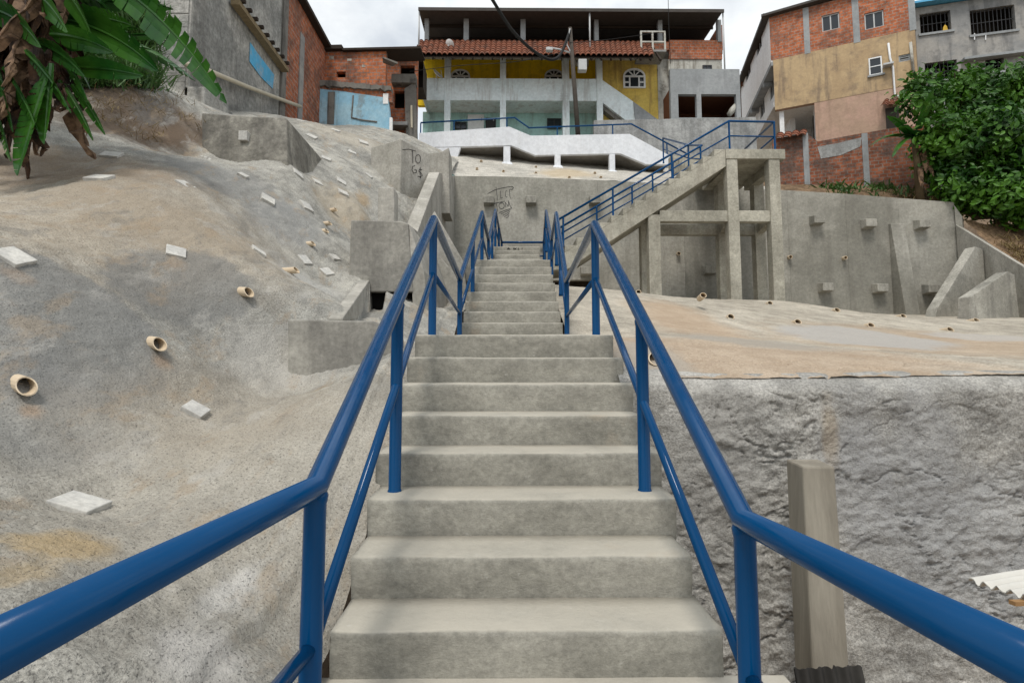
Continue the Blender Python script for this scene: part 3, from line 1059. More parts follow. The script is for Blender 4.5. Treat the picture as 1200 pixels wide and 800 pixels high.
if nrmA.y > 0: nrmA = -nrmA


def zz2(x, y):
    px, py = 430 + x * .0875, 155 + y * .0875
    k = (px - 470) / (504 - 470)
    d = 12.5 + (13.35 - 12.5) * k
    lo, hi = 12., 14.
    for _ in range(40):
        m = (lo + hi) / 2
        q = P(px, py, m)
        kk = (q.x - c0.x) / (cr_.x - c0.x)
        if c0.y + (cr_.y - c0.y) * kk > m: lo = m
        else: hi = m
    return P(px, py, lo) + nrmA * .006


strokes('graffiti', [[(475, 235), (560, 230), (650, 255)], [(605, 245), (612, 330), (612, 410)], circ(682, 360, 34, 1.7), [(640, 450), (610, 460), (600, 510), (625, 550), (660, 540), (665, 510), (635, 505)],
                     [(735, 505), (705, 495), (690, 525), (725, 550), (740, 580), (710, 605), (680, 590)], [(710, 470), (712, 615)]], zz2, ba, .007, ny=nrmA)
qbox('side_block', [P(500, 250, 13.9), P(527, 250, 13.9), P(526, 173, 13.9), P(517, 178, 13.9), P(500, 180, 13.9)], .8, 'pale_concrete', ba, bevel=.015)
# retaining block under the house on the left
concrete('wet_concrete', (.175, .165, .14), (.29, .275, .235), scale=1.4, fine=16, streak=.5, contrast=.18, bump=.01, wall=.02)
tb = thing('retaining_block', 'dark weathered concrete block set in the slope below the grey house', 'wall', P(290, 190, 9))
fb = [P(236, 196, 8.9), P(337, 198, 8.9), P(336, 138, 9.2), P(290, 136, 9.2), P(236, 132, 9.2)]
mb = MB().prism(fb, (0, 2.6, 0))
obj('block_body', mb, 'wet_concrete', tb, bevel=.03)
q = P(286, 160, 9.02)
obj('anchor_plate', MB().box(q.x - .07, q.x + .07, q.y - .05, q.y + .1, q.z - .08, q.z + .08), 'plate_concrete', tb, bevel=.006)

# ------------------------------------------------------------------ side flight, platform on columns
sf = thing('side_staircase', 'concrete side flight rising right to a platform on slender columns', 'staircase', (4, 14.5, 2.5))
YN, YF = 14.0, 15.35
s0 = P(662, 286, YN)
pt_ = P(854, 175, YN)
NS = 14
sx0, sz0 = s0.x, L3z
sx1, sz1 = P(850, 175, YN).x, pt_.z
rx_, rz_ = (sx1 - sx0) / NS, (sz1 - sz0) / NS
concrete('frame_concrete', (.30, .285, .235), (.41, .39, .325), scale=1.1, fine=20, streak=.4, streak_col=(.17, .15, .12), contrast=.14, bump=.005, wall=.008)
for k in range(NS):
    x = sx0 + k * rx_
    z = sz0 + (k + 1) * rz_
    j = random.uniform(-.012, .012)
    mb = MB().prism([(x, YN, z - rz_), (x + rx_, YN, z), (x + j, YN, z)], (0, YF - YN, 0))
    obj('step', mb, 'frame_concrete', sf, bevel=.012)
mb = MB().prism([(sx0 - .35, YN, sz0 - .02), (sx0, YN, sz0), (sx1, YN, sz1), (sx1, YN, sz1 - .45), (sx0 + .06, YN, sz0 - .42), (sx0 - .35, YN, sz0 - .45)], (0, YF - YN, 0))
obj('stair_slab', mb, 'frame_concrete', sf, bevel=.01)
px1 = P(917, 180, YN).x
obj('platform', MB().box(sx1 + .001, px1 + .06, YN - .03, 16.0, sz1 - .26, sz1), 'frame_concrete', sf, bevel=.012)
obj('edge_beam', MB().box(px1 - .25, px1, YN + .26, 15.8, sz1 - .50, sz1 - .262), 'frame_concrete', sf, bevel=.008)
obj('edge_beam', MB().box(sx1 + .02, sx1 + .26, YN + .26, 15.8, sz1 - .50, sz1 - .262), 'frame_concrete', sf, bevel=.008)


def column(xl, xr, y, top, bot=2.0, w=.28):
    obj('column', MB().box(xl, xr, y, y + w, bot, top), 'frame_concrete', sf, bevel=.012)


cxs = []
for (a, b, y, top) in [(760, 774, YN + .02, None), (854, 867, YN - .01, sz1 - .262), (904, 917, YN - .01, sz1 - .262), (842, 854, 15.3, sz1 - .262), (885, 897, 15.3, sz1 - .262), (751, 762, 15.0, None)]:
    xl, xr = P(a, 265, y).x, P(b, 265, y).x
    if top is None:
        top = sz0 - .40 + (xl - sx0) / (sx1 - sx0) * (sz1 - sz0)
    column(xl, xr, y, top)
    cxs.append((xl, xr, y))
zt1, zt0 = P(800, 246, YN).z, P(800, 259, YN).z
gap = [(cxs[0][1], cxs[1][0]), (cxs[1][1], cxs[2][0])]
for a, b in gap:
    obj('tie_beam', MB().box(a - .004, b + .004, YN + .03, YN + .25, zt0, zt1), 'frame_concrete', sf, bevel=.01)
for a, b in [(cxs[5][1], cxs[3][0]), (cxs[3][1], cxs[4][0])]:
    obj('tie_beam', MB().box(a - .004, b + .004, 15.34, 15.54, zt0 - .02, zt1 - .02), 'frame_concrete', sf, bevel=.01)
for a, c_ in ((1, 3), (2, 4)):
    x = (cxs[a][0] + cxs[a][1]) / 2
    x2 = (cxs[c_][0] + cxs[c_][1]) / 2
    obj('tie_beam', MB().hexa([(x - .1, YN + .27, zt0 + .02), (x + .1, YN + .27, zt0 + .02), (x2 + .1, 15.3, zt0 + .02), (x2 - .1, 15.3, zt0 + .02)],
                              [(x - .1, YN + .27, zt1 - .02), (x + .1, YN + .27, zt1 - .02), (x2 + .1, 15.3, zt1 - .02), (x2 - .1, 15.3, zt1 - .02)]), 'frame_concrete', sf, bevel=.01)
# upper flight from the platform back to the walkway
for k in range(11):
    y = 16.0 + k * .3
    obj('step', MB().box(sx1 + .1, px1 - .15, y, y + .34, sz1 - .3 + k * .165, sz1 + (k + 1) * .165), 'frame_concrete', sf, bevel=.012)

tops = [P(655, 257, YN + .1), P(854, 142, YN + .1), P(907, 143, YN + .1)]
e = tops[-1]
tops.append(Vector((e.x, 15.9, e.z)))
lineat = lambda px, py: P(px, py, YN + .1)
posts = []
for px, py in ((660, 254), (718, 221), (787, 181)):
    t = along([(p.y, p.x, p.z) for p in tops[:2]], lineat(px, py).x)
    t = Vector((t.y, t.x, t.z))
    k = (t.x - sx0) / rx_
    posts.append((t, sz0 + (int(max(0, k)) + 1) * rz_ - .03))
for t in tops[1:]:
    posts.append((t, sz1 - .03))
dn = Vector((0, 0, -.40))
railing('handrail', 'blue steel handrail along the near edge of the side flight and platform', tops, posts, mids=[[a + dn, b + dn] for a, b in zip(tops, tops[1:])], rt=.03, rm=.02, rp=.026, seg=12)
off = Vector((0, YF - YN - .2, 0))
ft = [tops[0] + off, tops[0].lerp(tops[1], .93) + off]
ft += [ft[-1] + Vector((-.05, 1.0, .42)), ft[-1] + Vector((-.05, 3.6, 1.75))]
posts = []
for k in (.05, .28, .52, .66, .8, .99):
    t = ft[0].lerp(ft[1], k)
    kk = (t.x - sx0) / rx_
    posts.append((t, sz0 + (int(max(0, kk)) + 1) * rz_ - .03))
posts.append((ft[2], ft[2].z - .85))
posts.append((ft[3], ft[3].z - .9))
railing('handrail', 'blue steel handrail along the far edge of the side flight', ft, posts, mids=[[ft[0] + dn, ft[1] + dn], [ft[1] + dn, ft[2] + dn], [ft[2] + dn, ft[3] + dn]], rt=.03, rm=.02, rp=.026, seg=12)

# ------------------------------------------------------------------ slope above the retaining wall
up_pts = [tuple(P(*a)) for a in [(500, 195, 17.6), (535, 206, 17.45), (700, 211, 17.15), (800, 216, 16.95), (922, 223, 16.6), (594, 191, 20.5), (650, 195, 20.5), (717, 200, 20.5), (540, 184, 20.5), (790, 206, 20.0), (640, 186, 22.0), (760, 196, 22), (900, 205, 20)]]
TU = TPS(up_pts, 1e-3)
ux = np.linspace(-2.6, 8.2, 110)
uy = np.linspace(16.62, 22.5, 60)
yb = lambda x: np.interp(x, [p.x for p in rp_], [p.y for p in rp_]) + .28
concrete('upper_shotcrete', (.40, .38, .335), (.50, .475, .42), scale=.7, fine=20, bump=.015, bsc=30, contrast=.17, speck=.2, wall=.03, patches=[(P(665, 200, 19)[:], (1., 1.5, .8), (.48, .37, .22), .9, .5, 1.5, .6)])
umb = terrain_mesh(TU, ux, uy, lambda x, y: y > yb(x) - .1, lambda x, y, z: .03 * fbm((x, y, z), 1.5, 4) - .02)
slopeU = obj('upper_slope', umb, 'upper_shotcrete', smooth=True, kind='structure')
for (px, py) in [(564, 189), (559, 198), (628, 196), (628, 203), (667, 208), (697, 203), (704, 208), (590, 207 - 6)]:
    drain(px, py, .05, .06, (0, -1, .1), slopeU, TU)

# ------------------------------------------------------------------ white walkway in front of the yellow house
plaster('white_paint', (.74, .76, .79), (.40, .38, .35), .1, .15, c2=(.68, .70, .73))
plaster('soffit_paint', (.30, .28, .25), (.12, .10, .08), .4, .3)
YW = 20.5
wk = thing('walkway', 'white painted concrete walkway with a stepped parapet on stub pillars', 'walkway', P(640, 195, YW))
tope = [(491, 156), (597, 148.5), (622, 159), (738, 157), (786, 183)]
bote = [(783, 193), (757, 192.5), (727, 180), (627, 182), (599, 170.5), (540, 172), (491, 173)]
obj('parapet', MB().prism([P(*p, YW) for p in tope + bote], (0, .16, 0)), 'white_paint', wk, bevel=.01)
fl = [P(*p, YW) for p in bote]
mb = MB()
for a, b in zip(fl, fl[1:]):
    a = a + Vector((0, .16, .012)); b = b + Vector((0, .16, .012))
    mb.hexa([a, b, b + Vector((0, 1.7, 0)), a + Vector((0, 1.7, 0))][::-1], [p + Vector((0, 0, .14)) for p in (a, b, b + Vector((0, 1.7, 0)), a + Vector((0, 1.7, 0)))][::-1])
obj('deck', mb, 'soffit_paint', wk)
for (a, b, t, bt) in [(590, 598, 171.5, 193), (650, 657, 181.5, 197), (714, 721, 180.5, 203)]:
    p, q = P(a, t, YW), P(b, bt, YW)
    obj('pillar', MB().box(p.x, q.x, YW - .01, YW + .26, q.z - .3, p.z), 'white_paint', wk, bevel=.01)
    obj('footing', MB().hexa([(p.x - .18, YW - .2, q.z - .2), (q.x + .18, YW - .2, q.z - .2), (q.x + .18, YW + .4, q.z - .2), (p.x - .18, YW + .4, q.z - .2)],
                             [(p.x - .04, YW - .04, q.z + .10), (q.x + .04, YW - .04, q.z + .10), (q.x + .04, YW + .3, q.z + .10), (p.x - .04, YW + .3, q.z + .10)]), 'white_paint', wk, bevel=.03)
p = P(491, 173, YW); q = P(541, 172, YW); g = P(533, 186, YW)
obj('end_wall', MB().prism([P(491, 173.5, YW), P(540, 172.5, YW), P(534, 190, YW), P(491, 190, YW)], (0, .2, 0)), 'white_paint', wk, bevel=.01)
rt_ = [P(493, 144, YW + .06), P(603, 138, YW + .06), P(620, 150, YW + .06), P(740, 145.5, YW + .06), P(808, 182, YW + .06)]
wposts = []
for px, k in ((493, 156), (532, 153), (594, 149), (653, 158.5), (718, 157), (781, 182)):
    x = P(px, 150, YW + .06).x
    t = along([(v.y, v.x, v.z) for v in rt_], x)
    wposts.append((Vector((t.y, t.x, t.z)), P(px, k, YW + .06).z - .05))
wposts.append((rt_[-1], rt_[-1].z - .8))
railing('handrail', 'blue handrail on top of the white walkway parapet', rt_, wposts, mids=None, rt=.03, rp=.025, seg=10)

# grey retaining wall behind the end of the walkway
concrete('mortar_wall', (.27, .275, .27), (.37, .375, .365), scale=.9, fine=12, streak=.3, contrast=.14, bump=.006, wall=.012)
obj('retaining_wall', MB().prism([P(696, 141, 21.9), P(758, 140, 21.9), P(886, 137, 21.9), P(888, 205, 21.9), P(696, 205, 21.9)], (0, .3, 0)), 'mortar_wall', bevel=.01,
    label='grey mortar wall behind the walkway below the unfinished grey house', cat='wall')

# ------------------------------------------------------------------ houses
class Facade:
    """vertical plane through A and B (left to right as seen), u along it, out towards the viewer"""
    def __init__(s, A, B):
        s.a = Vector((A[0], A[1], 0))
        d = Vector((B[0], B[1], 0)) - s.a
        s.len = d.length
        s.u = d.normalized()
        s.n = Vector((s.u.y, -s.u.x, 0))

    def uz(s, px, py, out=0):
        q = P(px, py, 10.0)
        d = q - CAM
        o = s.a + s.n * out
        k = (o - CAM).dot(s.n) / d.dot(s.n)
        h = CAM + d * k
        return (h - s.a).dot(s.u), h.z

    def rect(s, x0, y0, x1, y1, out=0):
        ym, xm = (y0 + y1) / 2, (x0 + x1) / 2
        return s.uz(x0, ym, out)[0], s.uz(x1, ym, out)[0], s.uz(xm, y1, out)[1], s.uz(xm, y0, out)[1]

    def pt(s, u, z, out=0):
        v = s.a + s.u * u + s.n * out
        return Vector((v.x, v.y, z))

    def px(s, px, py, out=0):
        return s.pt(*s.uz(px, py, out), out)

    def slab(s, mb, u0, u1, z0, z1, o0, o1):
        lo = [s.pt(u0, z0, o1), s.pt(u1, z0, o1), s.pt(u1, z0, o0), s.pt(u0, z0, o0)]
        hi = [Vector((p.x, p.y, z1)) for p in lo]
        return mb.hexa(lo, hi)

    def wall(s, u0, u1, z0, z1, holes=(), thick=.2, out=0):
        us = sorted({u0, u1, *[h[0] for h in holes], *[h[1] for h in holes]})
        zs = sorted({z0, z1, *[h[2] for h in holes], *[h[3] for h in holes]})
        us = [u for u in us if u0 <= u <= u1]; zs = [z for z in zs if z0 <= z <= z1]
        inh = lambda u, z: any(h[0] < u < h[1] and h[2] < z < h[3] for h in holes)
        solid = lambda i, j: 0 <= i < len(us) - 1 and 0 <= j < len(zs) - 1 and not inh((us[i] + us[i + 1]) / 2, (zs[j] + zs[j + 1]) / 2)
        mb = MB()
        F_, B_ = out, out - thick
        for i in range(len(us) - 1):
            for j in range(len(zs) - 1):
                if not solid(i, j): continue
                a, b, c, d = us[i], us[i + 1], zs[j], zs[j + 1]
                mb.add([s.pt(a, c, F_), s.pt(b, c, F_), s.pt(b, d, F_), s.pt(a, d, F_)], [(0, 1, 2, 3)])
                mb.add([s.pt(a, c, B_), s.pt(b, c, B_), s.pt(b, d, B_), s.pt(a, d, B_)], [(3, 2, 1, 0)])
                for (ii, jj, p, q) in ((i - 1, j, (a, c), (a, d)), (i + 1, j, (b, d), (b, c)), (i, j - 1, (b, c), (a, c)), (i, j + 1, (a, d), (b, d))):
                    if not solid(ii, jj):
                        mb.add([s.pt(*p, F_), s.pt(*q, F_), s.pt(*q, B_), s.pt(*p, B_)], [(0, 1, 2, 3)])
        return mb

    def window(s, parent, r, frame='alu', glass='dark_glass', bars=(1, 0), dep=.1, fw=.05, sill=None, out=0):
        u0, u1, z0, z1 = r
        mb = MB()
        e = .004
        s.slab(mb, u0 + e, u0 + fw, z0 + e, z1 - e, out - dep, out - dep + .05)
        s.slab(mb, u1 - fw, u1 - e, z0 + e, z1 - e, out - dep, out - dep + .05)
        s.slab(mb, u0 + fw, u1 - fw, z0 + e, z0 + fw, out - dep, out - dep + .05)
        s.slab(mb, u0 + fw, u1 - fw, z1 - fw, z1 - e, out - dep, out - dep + .05)
        for k in range(bars[0]):
            u = u0 + (u1 - u0) * (k + 1) / (bars[0] + 1)
            s.slab(mb, u - fw / 2, u + fw / 2, z0 + fw, z1 - fw, out - dep + .003, out - dep + .045)
        for k in range(bars[1]):
            z = z0 + (z1 - z0) * (k + 1) / (bars[1] + 1)
            s.slab(mb, u0 + fw, u1 - fw, z - fw / 3, z + fw / 3, out - dep + .006, out - dep + .042)
        f = obj('window', mb, frame, parent)
        g = MB()
        s.slab(g, u0 + fw * .6, u1 - fw * .6, z0 + fw * .6, z1 - fw * .6, out - dep + .015, out - dep + .025)
        obj('pane', g, glass, f)
        if sill:
            k = MB()
            s.slab(k, u0 - .06, u1 + .06, z0 - .07, z0 - .003, out - .02, out + .07)
            obj('sill', k, sill, f)
        return f


def opening(F_, parent, r, depth=1.6, mat='room_shade', out=0, thick=.2):
    """dark room behind an open hole"""
    u0, u1, z0, z1 = r
    mb = MB()
    o0, o1 = out - thick - depth, out - thick
    p = lambda u, z, o: F_.pt(u, z, o)
    g = .3
    mb.add([p(u0 - g, z0 - g, o0), p(u1 + g, z0 - g, o0), p(u1 + g, z1 + g, o0), p(u0 - g, z1 + g, o0), p(u0 - g, z0 - g, o1), p(u1 + g, z0 - g, o1), p(u1 + g, z1 + g, o1), p(u0 - g, z1 + g, o1)],
           [(0, 1, 2, 3), (0, 4, 5, 1), (1, 5, 6, 2), (2, 6, 7, 3), (3, 7, 4, 0)])
    return obj('room', mb, mat, parent)


n = NT('dark_glass'); n.finish((.025, .03, .035), .12, None, .5)
plain('room_shade', (.075, .065, .055), .9, .1)  # interior shade put into a dark colour for rooms and recesses
plain('brick_room', (.16, .07, .04), .9, .1)
plain('alu', (.45, .46, .46), .45, .5)
plain('white_frame', (.74, .75, .75), .5)
plain('dark_timber', (.035, .026, .02), .85, .2)
plain('iron', (.03, .03, .032), .6, .4)
plain('roof_metal', (.075, .068, .062), .8, .15, 0, .2)  # metal darkened in colour to paint in shade under the terrace roof
plaster('mint', (.40, .64, .60), (.16, .2, .18), .35, .4, c2=(.46, .68, .65))
plaster('white_house', (.74, .81, .82), (.38, .36, .33), .25, .5, c2=(.67, .75, .76))
plaster('yellow', (.84, .58, .02), (.25, .16, .03), .3, .3, c2=(.78, .53, .015))
plaster('pale_yellow', (.70, .52, .13), (.30, .18, .08), .4, .6, c2=(.64, .45, .10))
plaster('plain_white', (.84, .84, .83), (.6, .58, .55), .15, .2, c2=(.80, .80, .79))
plaster('tan', (.47, .345, .20), (.17, .13, .10), .5, .6, c2=(.40, .285, .165))
plaster('pink', (.47, .31, .235), (.25, .17, .12), .4, .4, c2=(.42, .29, .21))
plaster('old_white', (.50, .49, .44), (.14, .12, .09), .7, .6)
plaster('grey_render', (.25, .25, .245), (.10, .10, .10), .5, .5, c2=(.34, .325, .30))
plaster('grey_cement', (.32, .335, .34), (.19, .195, .20), .4, .3, c2=(.27, .285, .29))
plaster('blue_wash', (.26, .48, .62), (.20, .20, .18), .6, .6, c2=(.36, .56, .66))
plaster('bright_blue', (.10, .42, .68), (.40, .42, .42), .6, .3)
plaster('ruin_render', (.20, .19, .17), (.05, .045, .04), .7, .7)
brick('brick_front', 0, (.47, .155, .07), (.35, .105, .05), (.31, .235, .19))
brick('brick_side', math.pi / 2, (.42, .14, .065), (.30, .095, .05), (.30, .25, .21), bw=.28, bh=.16)
brick('brick_ruin', 0, (.52, .18, .08), (.40, .125, .06), (.27, .22, .19), bw=.24, bh=.135, dirt=.6)
brick('brick_garden', .05, (.32, .11, .055), (.20, .07, .04), (.20, .165, .14), bw=.21, bh=.12, dirt=.8, d0=.45)

# clay tiles, each row shaded on its own
n = NT('clay_tile')
c = n.mix(n.noise(7, 5, .7), (.17, .06, .035), (.31, .13, .08))
c = n.mix(n.ramp(n.noise(3, 6, .7), .48, .62, 0, .7), c, (.08, .055, .045))
n.finish(c, .85, [(n.noise(40, 4, .6), .005, .6)], .2)


def tiled(a, b, c, d, pitch=.2, rows=6, r=.05):
    """barrel tile roof: lower edge a-b, upper edge d-c"""
    a, b, c, d = map(Vector, (a, b, c, d))
    cols = max(2, int((b - a).length / pitch))
    mb = MB()
    nrm = (b - a).cross(d - a).normalized()
    if nrm.z < 0: nrm = -nrm
    seg = 6
    pts = []
    for i in range(rows * 2 + 1):
        row = []
        t = (i // 2 + (i % 2) * .98) / rows if i < rows * 2 else 1
        lift = .035 if i % 2 == 0 else 0.0
        for j in range(cols * seg + 1):
            q = j / (cols * seg)
            p = a.lerp(b, q).lerp(d.lerp(c, q), t)
            w = abs(math.sin(math.pi * j / seg)) ** .7 * r * 1.6 - r * .6
            jit = mnoise.noise(Vector((j // seg * 3.3, i // 2 * 1.7, 4))) * .03
            row.append(p + nrm * (w + lift + jit * .4))
        pts.append(row)
    mb.grid(pts)
    pts2 = [pts[0], [p - nrm * .03 for p in pts[0]]]
    mb.grid(pts2[::-1])
    return mb


# ---- the long yellow and white house
X = lambda px, d=23.0: P(px, 100, d).x
Z = lambda py, d=23.0, px=640: P(px, py, d).z
FY = Facade((X(480), 23.0), (X(860), 23.0))
yh = thing('yellow_house', 'long yellow and white house with tiled eave and open roofed terrace', 'house', (X(640), 23.5, 9.4))
U = lambda px, out=0, py=100: FY.uz(px, py, out)[0]


def fbox(name, px0, px1, py0, py1, o0, o1, mat, parent=yh, bevel=.01, **kw):
    r = FY.rect(px0, py0, px1, py1, o1)
    mb = MB()
    FY.slab(mb, *r, o0, o1)
    return obj(name, mb, mat, parent, bevel=bevel, **kw)


zg = 9.3
def fwall(name, px0, px1, z0, z1, out, mat, holes=(), thick=.2):
    a, b = U(px0, out), U(px1, out)
    return obj(name, FY.wall(a, b, z0, z1, holes, thick, out), mat, yh)


zb0, zb1 = Z(118), Z(92)
fwall('wall', 496, 712, zg, zb0 + .05, -1.2, 'mint')
fwall('wall', 490, 706, zb0 + .1, Z(57) - .1, -.7, 'yellow')
obj('balcony_slab', FY.slab(MB(), U(496), U(703), zb0 + .002, zb0 + .095, -1.18, -.02), 'white_house', yh)
fbox('balcony_parapet', 496, 703, 92, 118, -.02, .14, 'white_house')
mb = MB()
p0, p1 = FY.px(489, 92, .1), FY.px(497, 118, .1)
obj('side_parapet', MB().prism([FY.px(489.5, 91, .13), FY.px(496, 91.5, .13), FY.px(497.5, 118, .13)], (0, 1.4, 0)), 'white_house', yh)
for (a, b, t) in [(488, 495.5, 66), (521, 528, 66), (586, 593, 66), (659, 667, 66), (699, 706, 66)]:
    r = FY.rect(a, t, b, 100, .17)
    lo = zg if a > 500 else Z(93)
    obj('column', FY.slab(MB(), r[0], r[1], lo, Z(69), -.1, .17), 'white_house', yh, bevel=.012)
# ground floor doors and windows
ro = lambda x0, y0, x1, y1, out: FY.rect(x0, y0, x1, y1, out)
for (x0, y0, x1, y1, mat, nm) in [(548, 134, 567, 165, 'white_frame', 'door'), (569, 138, 581, 165, 'iron', 'door')]:
    r = ro(x0, y0, x1, y1, -1.1)
    d_ = obj(nm, FY.slab(MB(), *r, -1.19, -1.12), mat, yh, bevel=.008)
    obj('handle', FY.slab(MB(), r[1] - .12, r[1] - .08, r[2] + .9, r[2] + 1.05, -1.118, -1.07), 'alu', d_)
for (x0, y0, x1, y1) in [(533, 143, 547, 152), (641, 139, 658, 151), (711, 141, 722, 156)]:
    FY.window(yh, ro(x0, y0, x1, y1, -1.1), 'iron', 'dark_glass', (1, 0), dep=.02, out=-1.1)
fbox('stair_shade', 708, 742, 112, 165, -1.4, -1.19, 'room_shade')  # flat dark panel painting in the shade of the stair gap
# right half: pale yellow wall, outside stair parapet
r = FY.rect(706, 70, 786, 150, -.35)
obj('wall', FY.wall(r[0], U(772, -.35), zg, Z(60), (), .2, -.35), 'pale_yellow', yh)
obj('pilaster', FY.slab(MB(), U(771, -.3), U(789, -.3), zg, Z(64), -.5, -.3), 'old_white', yh)
obj('stair_parapet', MB().prism([FY.px(703.2, 92, .16), FY.px(742, 119, .16), FY.px(744, 141, .16), FY.px(733, 141, .16), FY.px(703.2, 118, .16)], (0, .16, 0)), 'white_house', yh, bevel=.01)
obj('stair_parapet', MB().prism([FY.px(742.3, 119.3, .155), FY.px(772, 141, .155), FY.px(744.3, 141, .155)], (0, .15, 0)), 'grey_cement', yh, bevel=.006)
obj('stair_slab', MB().prism([FY.px(704, 119, .0), FY.px(736, 143, .0), FY.px(736, 152, .0), FY.px(704, 126, .0)], (0, .9, 0)), 'ruin_render', yh)


def arch_window(px0, px1, pyt, pyb, out, door=False, parent=yh):
    u0, u1, z0, z1 = FY.rect(px0, pyt, px1, pyb, out)
    cu, w = (u0 + u1) / 2, (u1 - u0) / 2
    rise = min(w * .75, (z1 - z0) * .45)
    zs = z1 - rise
    arc = [(cu + w * math.cos(t), zs + rise * math.sin(t)) for t in np.linspace(0, math.pi, 15)]
    outer = [(u1, z0)] + arc + [(u0, z0)]
    k = .84
    arci = [(cu + w * k * math.cos(t), zs + (rise - w * (1 - k)) * math.sin(t)) for t in np.linspace(0, math.pi, 15)]
    inner = [(u0 + 2 * w - w * (1 - k), z0 + w * .12)] + arci + [(u0 + w * (1 - k), z0 + w * .12)]
    mb = MB()
    N_ = len(outer)
    F1, F0 = out + .07, out
    mb.v += [tuple(FY.pt(*p, F1)) for p in outer] + [tuple(FY.pt(*p, F1)) for p in inner] + [tuple(FY.pt(*p, F0)) for p in outer] + [tuple(FY.pt(*p, F0)) for p in inner]
    for i in range(N_):
        j = (i + 1) % N_
        mb.f += [(i, j, N_ + j, N_ + i), (2 * N_ + i, 2 * N_ + j, j, i), (N_ + i, N_ + j, 3 * N_ + j, 3 * N_ + i)]
    for uu in (-.42, .42):
        FY.slab(mb, cu + uu * w - .03, cu + uu * w + .03, z0 + .03, zs, out + .02, out + .062)
    FY.slab(mb, u0 + .05, u1 - .05, zs - .035, zs + .035, out + .02, out + .064)
    FY.slab(mb, u0 + .05, cu - .42 * w, (z0 + zs) / 2 - .03, (z0 + zs) / 2 + .03, out + .02, out + .058)
    FY.slab(mb, cu + .42 * w, u1 - .05, (z0 + zs) / 2 - .03, (z0 + zs) / 2 + .03, out + .02, out + .058)
    for t in (.9, 1.57, 2.24):
        a = FY.pt(cu, zs, out + .04); b = FY.pt(cu + w * .85 * math.cos(t), zs + rise * .9 * math.sin(t), out + .04)
        mb.bar(a, b, .04, .05, up=(0, 1, 0))
    f = obj('window', mb, 'white_frame', parent)
    g = MB().prism([FY.pt(*p, out + .012) for p in inner], (0, -.012, 0))
    obj('pane', g, 'dark_glass', f)


arch_window(528, 551, 82, 102, -.7)
arch_window(638, 660, 82, 102, -.7)
arch_window(730, 756, 81, 104, -.35)
# tiled eave
ye, yu = 21.55, 22.86
za, zb_ = Z(64.5, ye), Z(49.5, yu)
obj('eave', tiled((X(486, ye), ye, za), (X(768, ye), ye, za), (X(764, yu), yu, zb_), (X(490, yu), yu, zb_), pitch=.21), 'clay_tile', yh)
obj('eave_boards', MB().prism([(X(487, ye), ye + .05, za - .07), (X(767, ye), ye + .05, za - .07), (X(763, yu), yu, zb_ - .12), (X(491, yu), yu, zb_ - .12)], (0, 0, -.04)), 'dark_timber', yh)
obj('eave_beam', MB().box(X(487), X(768), 22.98, 23.13, Z(68.5), Z(66)), 'old_white', yh)
for i in range(26):
    x = X(490) + (X(764) - X(490)) * i / 25
    obj('rafter', MB().bar((x, ye + .06, za - .16), (x, yu - .05, zb_ - .22), .06, .08), 'dark_timber', yh)
# terrace
zfl = Z(57)
zroof = Z(12.5, 22.3)
zr = lambda y: zroof + (y - 22.3) * .06
obj('terrace_slab', MB().box(X(492), X(850), 23.16, 28.4, zfl - .1, zfl + .05), 'grey_cement', yh)
obj('terrace_parapet', MB().box(X(497), X(784), 22.90, 23.04, zfl - .09, Z(50)), 'brick_front', yh)
obj('terrace_parapet', MB().box(X(785), X(847), 22.95, 23.1, Z(69), Z(47)), 'brick_front', yh)
obj('roof', MB().prism([(X(489, 22.3), 22.3, zr(22.3)), (X(851, 22.3), 22.3, zr(22.3) + .05), (X(851, 22.3), 28.6, zr(28.6) + .05), (X(489, 22.3), 28.6, zr(28.6))], (0, 0, .06)), 'roof_metal', yh)
obj('fascia', MB().box(X(489, 22.3), X(851, 22.3), 22.24, 22.29, zroof - .07, zroof + .07), 'roof_metal', yh)
for i in range(5):
    y = 23.4 + i * 1.1
    obj('purlin', MB().box(X(490, 22.3), X(850, 22.3), y, y + .07, zr(y) - .12, zr(y) - .012), 'dark_timber', yh)
obj('back_wall', MB().box(X(492), X(850), 28.2, 28.4, zfl + .05, zr(28.2) - .01), 'room_shade', yh)  # dark colour paints the terrace shade on this wall
obj('side_wall', MB().box(X(846), X(850), 23.12, 28.2, zfl + .05, zr(23) - .1), 'brick_side', yh)
for (a, b, t, d) in [(497, 502, 50, 23.05), (543, 549, 50, 23.05), (610, 616, 50, 23.05), (697, 702, 50, 23.05), (772, 777, 50, 23.05), (842, 846.5, 47, 23.0)]:
    obj('terrace_column', MB().box(X(a, d), X(b, d), d - .12, d + .1, Z(t, d) - .1, zr(d) - .01), 'grey_cement', yh, bevel=.01)
for px in (490, 692, 850):
    d = 22.36
    obj('roof_post', MB().tube([(X(px, d), d, Z(58 if px != 850 else 82, d)), (X(px, d), d, zroof - .02)], .035, 8), 'alu', yh, smooth=True)
# iron balcony box on the terrace edge
bb = obj('projecting_balcony', MB().box(X(751, 22.2), X(782, 22.2), 22.2, 23.2, Z(60, 22.2), Z(57.5, 22.2)), 'grey_render', yh, bevel=.01)
mb = MB()
for px in (752.5, 766, 780.5):
    mb.bar((X(px, 22.22), 22.24, Z(57.4, 22.2)), (X(px, 22.22), 22.24, Z(35.5, 22.2)), .07, .07)
for py in (36, 48):
    mb.bar((X(752, 22.22), 22.245, Z(py, 22.2)), (X(781, 22.22), 22.245, Z(py, 22.2)), .06, .06)
obj('railing_frame', mb, 'old_white', bb)
